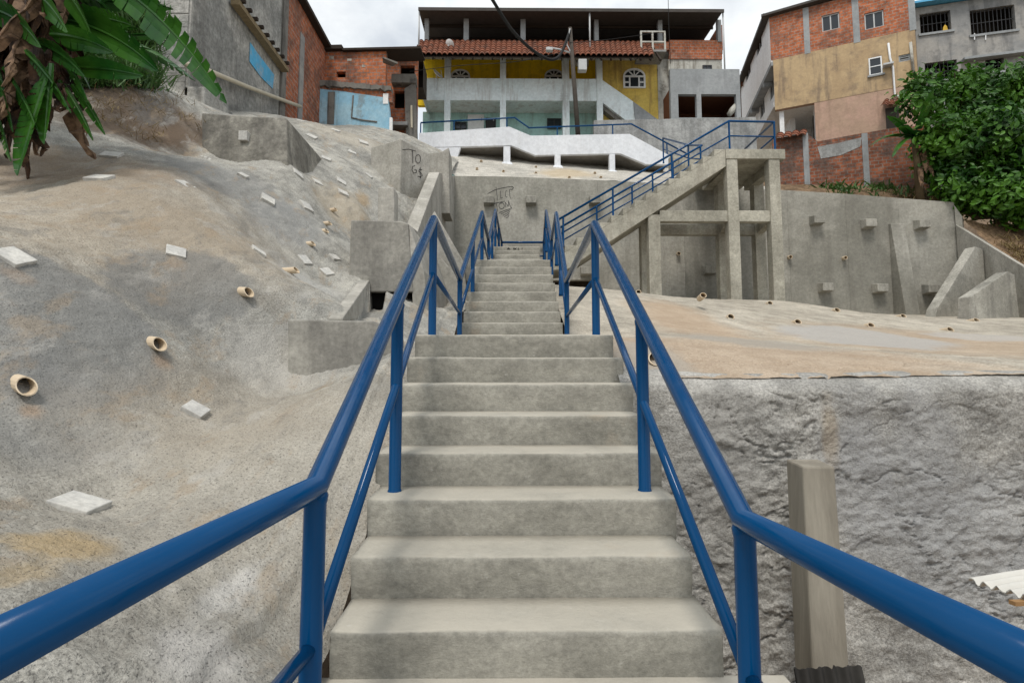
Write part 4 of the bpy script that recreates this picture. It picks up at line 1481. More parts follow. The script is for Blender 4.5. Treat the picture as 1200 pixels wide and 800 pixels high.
# right bay: white upper wall and the unfinished grey block
r = FY.rect(785, 68, 847, 84, .0)
hw = FY.rect(823, 77, 834, 83, 0)
obj('wall', FY.wall(U(784, 0), U(847, 0), Z(86), Z(69) - .003, (), .2, 0), 'old_white', yh)
FY.window(yh, hw, 'iron', 'dark_glass', (1, 0), dep=-.004, out=0)

gh = thing('grey_house', 'unfinished grey cement house front with two dark openings under a solid balcony', 'house', (X(828), 22.5, 10))
FG = Facade((X(780, 22.2), 22.2), (X(872, 22.2), 22.2))
h1 = FG.rect(795, 110.5, 816.5, 138); h2 = FG.rect(822, 110.5, 863, 138)
a, b = FG.uz(786, 120)[0], FG.uz(868, 120)[0]
zt2, zb2 = FG.uz(820, 81)[1], FG.uz(820, 141)[1]
obj('wall', FG.wall(a, b, zb2 - 1.2, zt2, [h1, h2], .2), 'grey_cement', gh, bevel=.01)
opening(FG, gh, (h1[0], h2[1], h1[2], h1[3]), 2.2, 'brick_room')
FGm = MB()
FG.slab(FGm, h1[0], h2[1] + .1, h1[2] - .1, h1[2] - .02, -2.2, -.2)
obj('floor_slab', FGm, 'grey_cement', gh)
q = FG.px(853, 135, -.3)
# tarpaulin roll in the right opening
obj('cloth_bundle', rough(MB().tube([q + Vector((0, -.1, -.05)), q + Vector((.15, -.1, .15)), q + Vector((.32, -.1, .42))], [.1, .14, .09], 10), .03, 6), 'old_white', gh, smooth=True)

# ---- brick and tan house on the right
A = P(903, 60, 22.6); B = P(1076, 60, 20.3)
FR = Facade((A.x, A.y), (B.x, B.y))
bh_ = thing('brick_house', 'tall house with bare brick top storey over a stained tan wall', 'house', (A.x + 2, 22, 8))
urect = FR.rect
zr0, zr1 = FR.uz(905, 10)[1], FR.uz(1070, -7)[1]
ztop = (zr0 + zr1) / 2 + .1
zbk = FR.uz(905, 57)[1]
zbk = (zbk + FR.uz(1068, 50)[1]) / 2
w1, w2, w3, w4 = urect(963, 16.5, 984, 35.5), urect(1013, 13.5, 1036, 33), urect(1018, 67, 1034, 88), urect(1053, 64, 1067, 72)
uL, uR = 0.0, FR.uz(1074, 60)[0]
obj('brick_wall', FR.wall(uL, uR, zbk, ztop, [w1, w2], .2), 'brick_front', bh_)
for r in (w1, w2): FR.window(bh_, r, 'alu', 'dark_glass', (1, 0), fw=.045)
# concrete ties in the brickwork
for (a, b, c_, d_) in [(941.5, 948.5, 8, 57.5), (999, 1007, -3, 54), (1065, 1073, -9, 50)]:
    r = urect(a, c_, b, d_)
    obj('concrete_tie', FR.slab(MB(), r[0], r[1], zbk - .05, ztop - .01, -.1, .012), 'grey_cement', bh_)
zpk = FR.uz(1000, 112)[1]
zbot = FR.uz(990, 175)[1] - 1.5
u2 = FR.uz(916, 90)[0]
up_ = FR.uz(955, 135)[0]
obj('upper_wall', FR.wall(u2 - .3, uR, zpk, zbk - .002, [w3, w4], .2), 'tan', bh_)
FR.window(bh_, w3, 'white_frame', 'dark_glass', (0, 1), sill='grey_cement', dep=.05)
FR.window(bh_, w4, 'grey_cement', 'room_shade', (0, 2), dep=.08)
obj('lower_wall', FR.wall(up_, uR, zbot, zpk - .002, (), .2, -.01), 'pink', bh_)
# porch: recess with white interior, white post, side arch
pr_ = MB()
zp1, zp0 = FR.uz(935, 121)[1], FR.uz(935, 160)[1]
obj('porch_lintel', FR.slab(MB(), u2 - .25, up_, zp1, zpk - .002, -.2, -.006), 'pink', bh_)
pp = lambda u, z, o: FR.pt(u, z, o)
mb = MB()
mb.add([pp(u2 - .1, zbot, -3), pp(up_, zbot, -3), pp(up_, zp1, -3), pp(u2 - .1, zp1, -3), pp(up_, zbot, -.2), pp(up_, zp1, -.2), pp(u2 - .3, zp1, -.2)],
       [(0, 1, 2, 3), (1, 4, 5, 2), (3, 2, 5, 6)])
obj('porch_room', mb, 'plain_white', bh_)
r = urect(913.5, 124, 919, 160)
obj('porch_post', FR.slab(MB(), r[0], r[1], zbot, zp1 + .02, -.45, -.2), 'plain_white', bh_)
ar = FR.rect(944, 139, 949, 156, -1.0)
obj('arch_shade', MB().prism([pp(up_ - .012, ar[2] - .6, -.9), pp(up_ - .012, ar[3], -.9), pp(up_ - .012, ar[3] + .15, -1.15), pp(up_ - .012, ar[3], -1.4), pp(up_ - .012, ar[2] - .6, -1.4)], FR.u * -.02), 'room_shade', bh_)  # thin dark panel with the arch's inner shade as its colour
# roof edge
rf = MB().prism([FR.pt(uL - .3, ztop - .05, .25), FR.pt(uR + .1, ztop + .15, .25), FR.pt(uR + .1, ztop + .3, -7), FR.pt(uL - .3, ztop + .1, -7)], (0, 0, .1))
obj('roof', rf, 'roof_metal', bh_)
# left facade, three storeys each jettied further out
AL = P(866, 80, 28.9)
FL = Facade((AL.x, AL.y), (A.x, A.y))
zj = zbk - .05
lw = FL.len
wf = lambda x0, y0, x1, y1, out=0: FL.rect(x0, y0, x1, y1, out)
wa, wb = wf(886, 38, 892.5, 62), wf(873.5, 68, 879.5, 92)
obj('side_wall', FL.wall(0, lw - .003, zj, ztop - .04, [wa, wb], .2, 0), 'plain_white', bh_)
for r in (wa, wb): FL.window(bh_, r, 'alu', 'dark_glass', (1, 0), dep=.08)
uo = -(FR.uz(915, 90)[0]) * 1.0
k2 = -abs(u2)
wc, wd = wf(902, 92, 907, 116, k2), wf(890.5, 114, 896, 137, k2)
zj2 = FL.uz(917, 114, k2)[1]
obj('side_wall', FL.wall(0, lw - .003, zj2, zj - .18, [wc, wd], .2, k2), 'plain_white', bh_)
for r in (wc, wd): FL.window(bh_, r, 'alu', 'dark_glass', (1, 0), dep=.08, out=k2)
obj('jetty_slab', FL.slab(MB(), -.2, lw - .004, zj - .178, zj - .003, k2 - .2, -.004), 'grey_cement', bh_)
obj('jetty_slab', FL.slab(MB(), -.2, lw - .3, zj2 - .25, zj2 - .003, k2 - 1.0, k2 + .28), 'plain_white', bh_)
for k in (.35, .75):
    obj('jetty_beam', FL.slab(MB(), lw * k, lw * k + .2, zj - .36, zj - .18, k2, -.01), 'grey_cement', bh_)
obj('side_wall', FL.wall(-5, lw - 1.2, zbot - 1, zj2 - .252, (), .2, k2 - .6), 'plain_white', bh_)
obj('roof_fascia', FL.slab(MB(), -.3, lw + .1, ztop - .03, ztop + .12, -.1, .26), 'roof_metal', bh_)
# water pipes on the tan wall
t = MB().tube([FR.px(1041, 51, .05), FR.px(1043, 68, .05), FR.px(1046.5, 80, .05), FR.px(1048.5, 112, .05), FR.px(1058, 114, .05)], .04, 8)
obj('water_pipe', t, 'white_frame', bh_, smooth=True)
obj('water_pipe', MB().tube([FR.px(1067, 50, .05), FR.px(1070.5, 85, .05)], .05, 8), 'old_white', bh_, smooth=True)
obj('downpipe', MB().tube([FL.px(869, 84, .08), FL.px(869.5, 101, .08)], .05, 8), 'brick_room', bh_, smooth=True)
obj('shelf', FR.slab(MB(), *urect(1034, 77.5, 1046, 79.5), 0.002, .3), 'alu', bh_)
obj('small_roof', tiled(FR.px(1032, 124, .5), FR.px(1056, 124, .5), FR.px(1055, 118, -.02), FR.px(1036, 118, -.02), rows=3), 'clay_tile', bh_)
r = urect(1038, 126, 1054, 150)
obj('doorway', FR.slab(MB(), *r, -.004, .006), 'room_shade', bh_)  # flat dark panel, its colour standing in for shade inside the entrance

# ---- grey house with barred windows at the right edge
A2 = P(1073, 40, 20.9); B2 = P(1290, 40, 19.3)
FB = Facade((A2.x, A2.y), (B2.x, B2.y))
bg_ = thing('barred_house', 'patched grey house with wide barred windows under a blue roof edge', 'house', (A2.x + 2, 20.5, 9))
bw = [FB.rect(*r) for r in ((1078, 14.5, 1114.5, 38), (1137, 9, 1190, 38.5), (1084, 72, 1122, 94), (1155, 68, 1177, 84), (1215, 8, 1262, 38))]
zt3 = FB.uz(1140, 0)[1]
ub = FB.uz(1290, 40)[0]
obj('wall', FB.wall(0, ub, 7.5, zt3, bw, .22), 'grey_render', bg_)
obj('party_wall', FB.wall(.0, .25, 7.5, zt3, (), 5.0, -.23), 'grey_render', bg_)
for r in bw:
    opening(FB, bg_, r, 1.2)
    mb = MB()
    k = int((r[1] - r[0]) / .13)
    for i in range(1, k):
        u = r[0] + (r[1] - r[0]) * i / k
        mb.bar(FB.pt(u, r[2], -.1), FB.pt(u, r[3], -.1), .022, .022)
    for zz in (r[2] + .02, (r[2] + r[3]) / 2, r[3] - .02):
        mb.bar(FB.pt(r[0], zz, -.1), FB.pt(r[1], zz, -.1), .03, .02)
    obj('window_grille', mb, 'iron', bg_)
    obj('sill', FB.slab(MB(), r[0] - .08, r[1] + .08, r[2] - .09, r[2] - .003, -.05, .06), 'grey_cement', bg_)
s_ = FB.rect(1125, 61.5, 1290, 64.5)
obj('ledge', FB.slab(MB(), s_[0], ub, s_[2], s_[3], .002, .3), 'grey_cement', bg_, bevel=.01)
plain('blue_roof', (.10, .40, .66), .5)
obj('roof', MB().prism([FB.pt(-.3, zt3 + .01, .35), FB.pt(ub, zt3 + .01, .35), FB.pt(ub, zt3 + .5, -6), FB.pt(-.3, zt3 + .5, -6)], (0, 0, .09)), 'blue_roof', bg_)
q = FB.px(1108, 35, -.05)
plain('yellow_cloth', (.60, .38, .05), .8)
obj('hanging_cloth', MB().prism([q + Vector((-.12, 0, -.16)), q + Vector((.14, 0, -.16)), q + Vector((.08, 0, .15)), q + Vector((0, 0, .22)), q + Vector((-.07, 0, .1))], (0, .04, 0)), 'yellow_cloth', bg_, bevel=.02)
for px in (1142, 1155):
    obj('vent_pipe', MB().tube([FB.px(px, 47, .04), FB.px(px, 39.5, .04)], .02, 8), 'white_frame', bg_)

# ---- brick garden wall below the tan house
A3 = P(912, 190, 19.6); B3 = P(1085, 190, 18.0)
FW = Facade((A3.x, A3.y), (B3.x, B3.y))
gw = thing('garden_wall', 'weathered brick garden wall with concrete piers below the tan house', 'wall', (A3.x + 2, 19, 7))
tp = [(905, 163), (945, 156), (958, 166), (1000, 158), (1048, 150), (1085, 147)]
pts = [FW.px(*p) for p in tp]
low = [FW.pt(FW.uz(1085, 150)[0], 6.0), FW.pt(FW.uz(905, 150)[0], 6.0)]
obj('brickwork', MB().prism(pts + low, -FW.n * .2), 'brick_garden', gw)
for (a, b, t) in [(941.5, 948, 157), (1011, 1018, 157)]:
    r = FW.rect(a, t, b, 215)
    obj('pier', FW.slab(MB(), r[0], r[1], 6.2, r[3] + .02, -.1, .03), 'grey_cement', gw)
r = [FW.px(958, 172, .012), FW.px(985, 167, .012), FW.px(1010, 161, .012), FW.px(1008, 172, .012), FW.px(985, 182, .012), FW.px(962, 186, .012)]
obj('render_patch', MB().prism(r, -FW.n * .03), 'mortar_wall', gw)
obj('tile_coping', tiled(FW.px(908, 163, .25), FW.px(944, 158, .25), FW.px(946, 153, -.1), FW.px(910, 158, -.1), rows=2), 'clay_tile', gw)

# ---- big grey and brick house on the left
XL = -6.7
FLH = Facade((XL, 11.4), (XL, 20.2))
lh = thing('mortar_house', 'tall grey mortar side wall turning to brick, blue patch, white pipe along it', 'house', (XL - 1, 14, 6))
ub_ = FLH.uz(333, 60)[0]
ztl = FLH.uz(360, 18)[1]
obj('mortar_wall', FLH.wall(0, ub_, 4.5, ztl + 2.5, (), .25), 'mortar_side', lh) if 'mortar_side' in MAT else None
concrete('mortar_side', (.25, .25, .235), (.40, .39, .36), scale=.7, fine=10, streak=.35, contrast=.2, bump=.02, bsc=26, wall=.04)
obj('mortar_wall', FLH.wall(0, ub_, 4.5, ztl + 2.5, (), .25), 'mortar_side', lh)
obj('brick_wall', FLH.wall(ub_ + .002, 8.8, 6.5, ztl, (), .25, -.02), 'brick_side', lh)
# corner pilaster, top beam and tie
obj('pilaster', FLH.slab(MB(), ub_ - .25, ub_ + .12, 7.0, ztl + .6, -.2, .05), 'ruin_render', lh)
r = FLH.rect(351, 40, 356, 110)
obj('concrete_tie', FLH.slab(MB(), r[0], r[1], 8.5, ztl - .9, -.2, .015), 'grey_render', lh)
obj('roof_edge', FLH.slab(MB(), ub_, 8.9, ztl - .02, ztl + .10, -2.5, .22), 'dark_timber', lh)
obj('front_wall', MB().box(XL - 4.5, XL - .003, 11.3, 11.5, 4.8, 12), 'mortar_side', lh)
mb = MB()
for i in range(14):
    mb.box(XL - 4.4, XL - .05, 11.27 + (i % 2) * .008, 11.3 + (i % 2) * .008, 6.2 + i * .3, 6.2 + i * .3 + .285)
obj('form_boards', mb, 'mortar_side', lh)
# ledge of boards on the wall
plain('old_timber', (.22, .17, .10), .85, .2, 0, .3)
za = FLH.uz(296, 40)[1]
obj('ledge', FLH.slab(MB(), FLH.uz(268, 0)[0], FLH.uz(328, 85)[0], za - .06, za + .06, .05, .26), 'old_timber', lh)
for i in range(9):
    u = FLH.uz(270, 4)[0] + i * (FLH.uz(324, 78)[0] - FLH.uz(270, 4)[0]) / 8
    obj('ledge_bracket', FLH.slab(MB(), u, u + .08, za + .062, za + .14, -.05, .34), 'dark_timber', lh)
pol = [FLH.px(293, 50, .01), FLH.px(301, 62, .01), FLH.px(321, 88, .01), FLH.px(319, 104, .01), FLH.px(305, 90, .01), FLH.px(292, 72, .01)]
obj('blue_patch', MB().prism(pol, (.012, 0, 0)), 'bright_blue', lh)
plain('old_pvc', (.52, .47, .36), .6)
obj('waste_pipe', MB().tube([FLH.px(218, 76, .12), FLH.px(232, 78, .12), FLH.px(290, 102, .12), FLH.px(330, 117, .12), FLH.px(352, 125, .12)], .055, 10), 'old_pvc', lh, smooth=True)
obj('footing', FLH.slab(MB(), -.1, FLH.uz(300, 130)[0], 5.2, FLH.uz(250, 128)[1], -.1, .35), 'mortar_side', lh, bevel=.03)

# ---- ruined blue and brick house
YR = 19.4
FU = Facade((P(340, 100, YR).x, YR), (P(470, 100, YR - .2).x, YR - .2))
rh = thing('ruined_house', 'ruined brick house with peeling pale blue lower wall and sagging edge', 'house', P(405, 150, YR))
obj('blue_wall', MB().prism([FU.px(354, 102, 0), FU.px(400, 107, 0), FU.px(455, 115, 0), FU.px(459, 158, 0), FU.px(350, 150, 0)], (0, .2, 0)), 'blue_wash', rh)
obj('brick_band', MB().prism([FU.px(358, 98, -.02), FU.px(458, 103, -.02), FU.px(460, 120, -.02), FU.px(356, 110, -.02)], (0, .2, 0)), 'brick_ruin', rh)
cap = MB()
N_ = 40
rowt, rowb = [], []
for i in range(N_ + 1):
    k = i / N_
    x = 357 + 101 * k
    rowt.append((x, 92 + 9 * k + 1.2 * mnoise.noise(Vector((i * .7, 0, 0)))))
    rowb.append((x, 99 + 7 * k + 3.5 * mnoise.noise(Vector((i * .5, 4, 0)))))
obj('crumbling_edge', MB().prism([FU.px(*p, .08) for p in rowt + rowb[::-1]], (0, .35, 0)), 'ruin_render', rh)
hh = FU.rect(394, 84, 405, 91, -.5)
aa = FU.rect(365, 62, 452, 100, -.5)
obj('brick_wall', FU.wall(aa[0], aa[1], aa[2] - 1, aa[3] + .05, [hh], .2, -.5), 'brick_ruin', rh)
opening(FU, rh, hh, .6, out=-.5)
obj('roof_edge', FU.slab(MB(), aa[0] - .1, aa[1] * .52, aa[3] + .052, aa[3] + .2, -1.2, -.3), 'dark_timber', rh)
obj('roof_edge', FU.slab(MB(), aa[1] * .52, aa[1] + 1.3, aa[3] + .02, aa[3] + .10, -1.2, -.35), 'dark_timber', rh)
for (x0, y0, x1, y1) in [(386, 66, 391, 70), (424, 76, 428, 79), (407, 69, 412, 71.5)]:
    obj('pale_brick', FU.slab(MB(), *FU.rect(x0, y0, x1, y1, -.49), -.52, -.488), 'old_white', rh)
for (a, b, c_, d_, m) in [(384, 108, 392, 146, 'ruin_render'), (449, 110, 455, 122, 'plain_white'), (456.5, 138, 459.5, 154, 'plain_white')]:
    obj('pier', FU.slab(MB(), *FU.rect(a, b, c_, d_), -.1, .02), m, rh)
obj('crack', MB().tube([FU.px(414, 112, .01), FU.px(412, 138, .01), FU.px(425, 141, .01), FU.px(442, 143, .01)], .03, 6), 'ruin_render', rh)
obj('awning_board', MB().prism([FU.px(448, 68, .3), FU.px(466, 75, .3), FU.px(460, 78, -.2), FU.px(449, 74, -.2)], (0, 0, .06)), 'ruin_render', rh)
# the passage house beyond
FP = Facade((P(440, 100, 21.0).x, 21.0), (P(492, 100, 21.0).x, 21.0))
ph = thing('passage_house', 'narrow brick house end with dark doorway between ruin and yellow house', 'house', P(470, 155, 21.0))
d1 = FP.rect(462, 107, 474, 127); d2 = FP.rect(469, 77, 486, 91)
aa = FP.rect(450, 62, 489, 170)
obj('brick_wall', FP.wall(aa[0], aa[1], aa[2] - 1, aa[3], [d1, d2], .2), 'brick_ruin', ph)
for r in (d1, d2): opening(FP, ph, r, 1)
obj('lintel', FP.slab(MB(), *FP.rect(461, 93, 489, 103), -.1, .4), 'ruin_render', ph)
obj('side_render', MB().prism([FP.px(474, 104, .3), FP.px(487, 96, .3), FP.px(489, 172, .3), FP.px(476, 165, .3)], (0, .2, 0)), 'ruin_render', ph)
obj('rubble_step', FP.slab(MB(), *FP.rect(459, 149, 480, 153), 0, .5), 'grey_render', ph)
obj('roof', tiled(FP.px(448, 66, .3), FP.px(490, 66, .3), FP.px(490, 58, -1), FP.px(448, 58, -1), rows=4), 'clay_tile', ph)
t = MB().tube([FP.px(482, 124, .4), FP.px(482.5, 150, .4)], .04, 8)
obj('downpipe', t, 'old_pvc', ph)

# ---- earth bank above the retaining wall, under the garden wall and the tree
bk_pts = [tuple(rp_[i] + Vector((0, .35, -.12))) for i in (4, 5, 6, 7)]
bk_pts += [(v[0] + .5, v[1], v[2]) if k < 3 else tuple(v) for k, v in enumerate(P(*a) for a in [(1150, 284, 15.2), (1180, 303, 14.4), (1220, 330, 13.2), (930, 216, 19.4), (1000, 217, 18.9), (1070, 222, 18.3), (1110, 225, 18.6), (1200, 225, 17.8), (1200, 265, 15.8), (1290, 250, 16), (1300, 320, 13.4)])]
TB = TPS(bk_pts, 1e-3)
concrete('weedy_soil', (.13, .085, .05), (.24, .16, .095), scale=1.0, fine=12, bump=.03, bsc=18, contrast=.25)
wlx = lambda x: np.interp(x, [rp_[4].x, rp_[5].x, rp_[6].x, rp_[7].x, b.x, e.x], [rp_[4].y, rp_[5].y, rp_[6].y, rp_[7].y, 15.75, 12.7]) + .2
b, e = P(1120, 263, 15.7), P(1215, 322, 12.6)
xw = lambda y: np.interp(y, [e.y, b.y], [e.x, b.x])
ym = lambda x: np.interp(x, [p.x for p in rp_[4:]], [p.y for p in rp_[4:]])
on_bank = lambda x, y, m: np.where(y < 15.9, x > xw(y) + .3 + m, (y > ym(x) + .12 + m))
bmb = terrain_mesh(TB, np.linspace(6.9, 15, 110), np.linspace(12.6, 20.5, 100), lambda x, y: on_bank(x, y, .12), lambda x, y, z: .08 * fbm((x, y, z), 1.4, 4))
obj('earth_bank', bmb, 'weedy_soil', smooth=True, kind='structure')

# ------------------------------------------------------------------ poles, cables, dishes
plain('pole_wood', (.075, .065, .055), .9, .2, 0, .3)
plain('cable_black', (.02, .02, .02), .7, .2)
plain('dish_white', (.62, .62, .60), .5)
DP = 21.2
b0, b1 = P(679, 165, DP), P(668, 33, DP)
up_ = thing('utility_pole', 'slim dark leaning utility pole in front of the yellow house', 'pole', b0)
obj('mast', MB().tube([b0 + Vector((0, 0, -.6)), b1], [.10, .075], 12), 'pole_wood', up_, smooth=True)
a = P(668, 62, DP - .1)
obj('crossarm', MB().tube([P(642, 56, DP - .12), P(655, 58, DP - .12), a], .035, 8), 'alu', up_, smooth=True)
obj('lamp_head', MB().prism([P(640, 55, DP - .2), P(648, 55, DP - .2), P(648, 59, DP - .2), P(640, 58.5, DP - .2)], (0, .2, 0)), 'alu', up_, bevel=.02)
q = P(679, 78, DP)
obj('meter_box', MB().box(q.x - .05, q.x + .28, DP - .12, DP + .15, q.z - .2, q.z + .25), 'alu', up_, bevel=.02)
obj('bracket', MB().tube([P(668, 60, DP - .15), P(664, 52, DP - .15), P(668, 34, DP - .1)], .025, 8), 'alu', up_)
# cables


def cable(label, pts, r, n=14):
    vs = [P(*p) for p in pts]
    path = []
    for i in range(len(vs) - 1):
        p0 = vs[max(0, i - 1)]; p1 = vs[i]; p2 = vs[i + 1]; p3 = vs[min(len(vs) - 1, i + 2)]
        for k in range(n):
            t = k / n
            path.append(.5 * ((2 * p1) + (p2 - p0) * t + (2 * p0 - 5 * p1 + 4 * p2 - p3) * t * t + (3 * p1 - p0 - 3 * p2 + p3) * t ** 3))
    path.append(vs[-1])
    return obj('cable', MB().tube(path, r, 8), 'cable_black', label=label, cat='cable', smooth=True)


cable('thick black bundled cable sagging down to the utility pole', [(560, -26, 16), (577, 0, 17), (598, 33, 18.3), (618, 54, 19.4), (635, 66, 20.2), (648, 70, 20.6), (658, 62, 20.9), (668, 36, 21.15)], .055)
cable('thin wire running from the ruined house to the utility pole', [(480, 84, 20.5), (540, 77, 20.8), (600, 73, 21), (640, 66, 21.1), (668, 58, 21.1)], .012)
cable('thin wire crossing the open terrace above the tiled eave', [(668, 50, 21.1), (700, 48, 21.6), (740, 43, 22), (772, 38, 22.1)], .012)
cable('thin vertical wire before the terrace right of the iron balcony', [(783, 0, 22), (784, 35, 22.1), (786, 75, 22.1)], .012)


def dish(px, py, d, r, az, label):
    c = P(px, py, d)
    t = thing('satellite_dish', label, 'satellite dish', c + Vector((0, 0, -.5)))
    mb = MB()
    ax = Vector((math.sin(az) * .8, -math.cos(az) * .8, .6)).normalized()
    u = ax.orthogonal().normalized(); v = ax.cross(u)
    rings = []
    for i in range(6):
        rr = r * i / 5
        rings.append([c + (u * math.cos(k * math.pi / 10) + v * math.sin(k * math.pi / 10)) * max(rr, .002) + ax * (rr * rr / r * .35) for k in range(21)])
    mb.grid(rings)
    mb.grid([[p - ax * .015 for p in rg] for rg in rings][::-1])
    obj('reflector', mb, 'dish_white', t, smooth=True)
    obj('feed_arm', MB().tube([c - v * r * .9 + ax * r * .3, c + ax * r * 1.1], .012, 6), 'alu', t)
    obj('mast', MB().tube([c - ax * .05, c + Vector((0, .15, -.1)), c + Vector((0, .2, -.55))], .025, 8), 'alu', t)


dish(526, 53, 22.3, .22, 2.4, 'small white satellite dish above the tiled eave')
dish(512, 88, 22.6, .24, 1.0, 'white satellite dish in front of the first balcony column')
tv = thing('television_antenna', 'spindly metal television antenna beside the balcony column', 'antenna', P(662, 128, 22.6))
obj('mast', MB().tube([P(662, 128, 22.6), P(660, 100, 22.6)], .02, 6), 'alu', tv)
mb = MB()
for k in range(4):
    mb.tube([P(656, 110 + k * 2, 22.55), P(668, 110.5 + k * 1.5, 22.5)], .008, 5)
obj('elements', mb, 'alu', tv)
q = FY.px(680, 74, -.75)
ac = thing('air_conditioner', 'white air conditioner on the yellow upper wall behind the pole', 'air conditioner', q)
obj('casing', MB().box(q.x - .3, q.x + .35, q.y - .15, q.y + .2, q.z - .2, q.z + .25), 'dish_white', ac, bevel=.02)
obj('grille', MB().tube([(q.x + .17 * math.cos(t), q.y - .16, q.z + .02 + .17 * math.sin(t)) for t in np.linspace(0, 6.283, 20)], .015, 6), 'iron', ac)

# ------------------------------------------------------------------ debris at lower right
n = NT('weathered_post')
c = n.mix(n.ramp(n.noise(3, 8, .6, sc=(2, 2, .35)), .3, .7), (.20, .18, .145), (.30, .275, .225))
c = n.mix(1.0, c, n.mix(n.noise(24, 6, .7, sc=(2, 2, .2)), (.75,) * 3, (1.25,) * 3), 'MULTIPLY')
n.finish(c, .85, [(n.noise(40, 5, .7, sc=(1, 1, .15)), .004, .6)], .2)
cp = thing('concrete_post', 'square concrete post leaning against the rough shotcrete wall', 'post', P(955, 830, 3.1))
t0, t1 = P(941, 546, 3.28), P(978, 546, 3.28)
bl_, br = P(956, 860, 3.14), P(1001, 860, 3.14)
mb = MB().hexa([bl_, br, br + Vector((.02, .2, 0)), bl_ + Vector((0, .2, 0))], [t0, t1, t1 + Vector((.02, .2, .01)), t0 + Vector((0, .2, .01))])
obj('shaft', rough(mb, .004, 5), 'weathered_post', cp, bevel=.012)


def corrugated(name, label, o, u, v, nw, nl, amp, mat, th=.006):
    """sheet: u across the waves, v along them"""
    o, u, v = Vector(o), Vector(u), Vector(v)
    nr = u.cross(v).normalized()
    rows = []
    m = nw * 10
    for i in range(nl + 1):
        rows.append([o + u * (j / m) + v * (i / nl) + nr * (amp * math.sin(2 * math.pi * nw * j / m)) + nr * .004 * mnoise.noise(Vector((j * .2, i * .9, 3))) +
                     v.normalized() * (.012 * mnoise.noise(Vector((j * .35, 1, 7))) if i in (0, nl) else 0) for j in range(m + 1)])
    mb = MB()
    mb.grid(rows)
    bk = [[p - nr * th for p in r] for r in rows]
    mb.grid([list(reversed(r)) for r in bk])
    mb.grid([rows[0], bk[0]][::-1]); mb.grid([rows[-1], bk[-1]])
    mb.grid([[r[0] for r in rows], [r[0] for r in bk]]); mb.grid([[r[-1] for r in bk], [r[-1] for r in rows]])
    return obj(name, mb, mat, label=label, cat='roof sheet', smooth=True)


plain('fibre_cement', (.56, .545, .50), .85, .2, 0, .1)
plain('charred_sheet', (.035, .033, .03), .9, .2, 0, .4)
a, b = P(1135, 679, 2.9), P(1215, 703, 2.55)
corrugated('corrugated_sheet', 'pale corrugated roofing sheet poking in at the right edge', a, b - a, Vector((.55, .05, .06)), 5, 6, .014, 'fibre_cement')
a, b = P(930, 783, 2.75), P(1008, 779, 2.75)
corrugated('corrugated_sheet', 'dark charred corrugated sheet at the foot of the concrete post', a + Vector((0, 0, .0)), b - a, Vector((.0, -.12, -.35)), 5, 8, .014, 'charred_sheet', .012)
plain('raw_wood', (.30, .17, .07), .8)
a = P(1186, 706, 2.6)
obj('timber_batten', MB().bar(a, a + Vector((.6, .1, -.03)), .03, .018), 'raw_wood', label='raw timber batten under the pale roofing sheet', cat='timber')

# ------------------------------------------------------------------ vegetation
def leafmat(name, c1, c2, rough=.45, trans=.25, sc=3.0):
    n = NT(name)
    k = n.mix(n.ramp(n.noise(sc, 5, .6), .35, .65), c1, c2)
    k = n.mix(1.0, k, n.mix(n.noise(sc * 6, 4, .6), (.7,) * 3, (1.3,) * 3), 'MULTIPLY')
    n.finish(k, rough, None, .45)
    tr = n.n('ShaderNodeBsdfTranslucent')
    n.l(k, tr.inputs['Color'])
    ms = n.n('ShaderNodeMixShader')
    ms.inputs[0].default_value = trans
    n.l(n.b.outputs[0], ms.inputs[1]); n.l(tr.outputs[0], ms.inputs[2])
    out = n.t.nodes['Material Output']
    n.l(ms.outputs[0], out.inputs['Surface'])


leafmat('tree_leaf', (.012, .062, .004), (.085, .22, .014), .5, .2, 1.1)  # dark clumps in the colour stand for shaded gaps in the crown
leafmat('banana_leaf', (.012, .075, .010), (.045, .15, .016), .35, .22, 2)
leafmat('dead_leaf', (.05, .026, .012), (.23, .14, .08), .8, .1, 9)
leafmat('dark_dead_leaf', (.02, .012, .008), (.10, .05, .025), .8, .05, 7)
leafmat('dry_grass', (.13, .085, .04), (.25, .19, .08), .8, .1, 3)
leafmat('weed_leaf', (.03, .085, .015), (.07, .15, .03), .5, .2, 3)
plain('bark', (.10, .075, .05), .9, .2, 0, .3)
plain('banana_stem', (.09, .065, .035), .8, .2, 0, .35)


def leaf_quads(mb, c, nrm, ln, wd, roll):
    """pointed oval leaf of four faces, folded along the midrib"""
    nrm = nrm.normalized()
    u = nrm.orthogonal().normalized()
    u = (Matrix.Rotation(roll, 3, nrm) @ u)
    v = nrm.cross(u)
    p = [c - u * ln * .5, c - u * ln * .12 + v * wd * .5 + nrm * wd * .18, c + u * ln * .25 + v * wd * .38 + nrm * wd * .14, c + u * ln * .5 - nrm * ln * .1,
         c + u * ln * .25 - v * wd * .38 + nrm * wd * .14, c - u * ln * .12 - v * wd * .5 + nrm * wd * .18, c + u * ln * .1]
    mb.add(p, [(0, 6, 1), (6, 2, 1), (6, 3, 2), (0, 5, 6), (5, 4, 6), (4, 3, 6)])


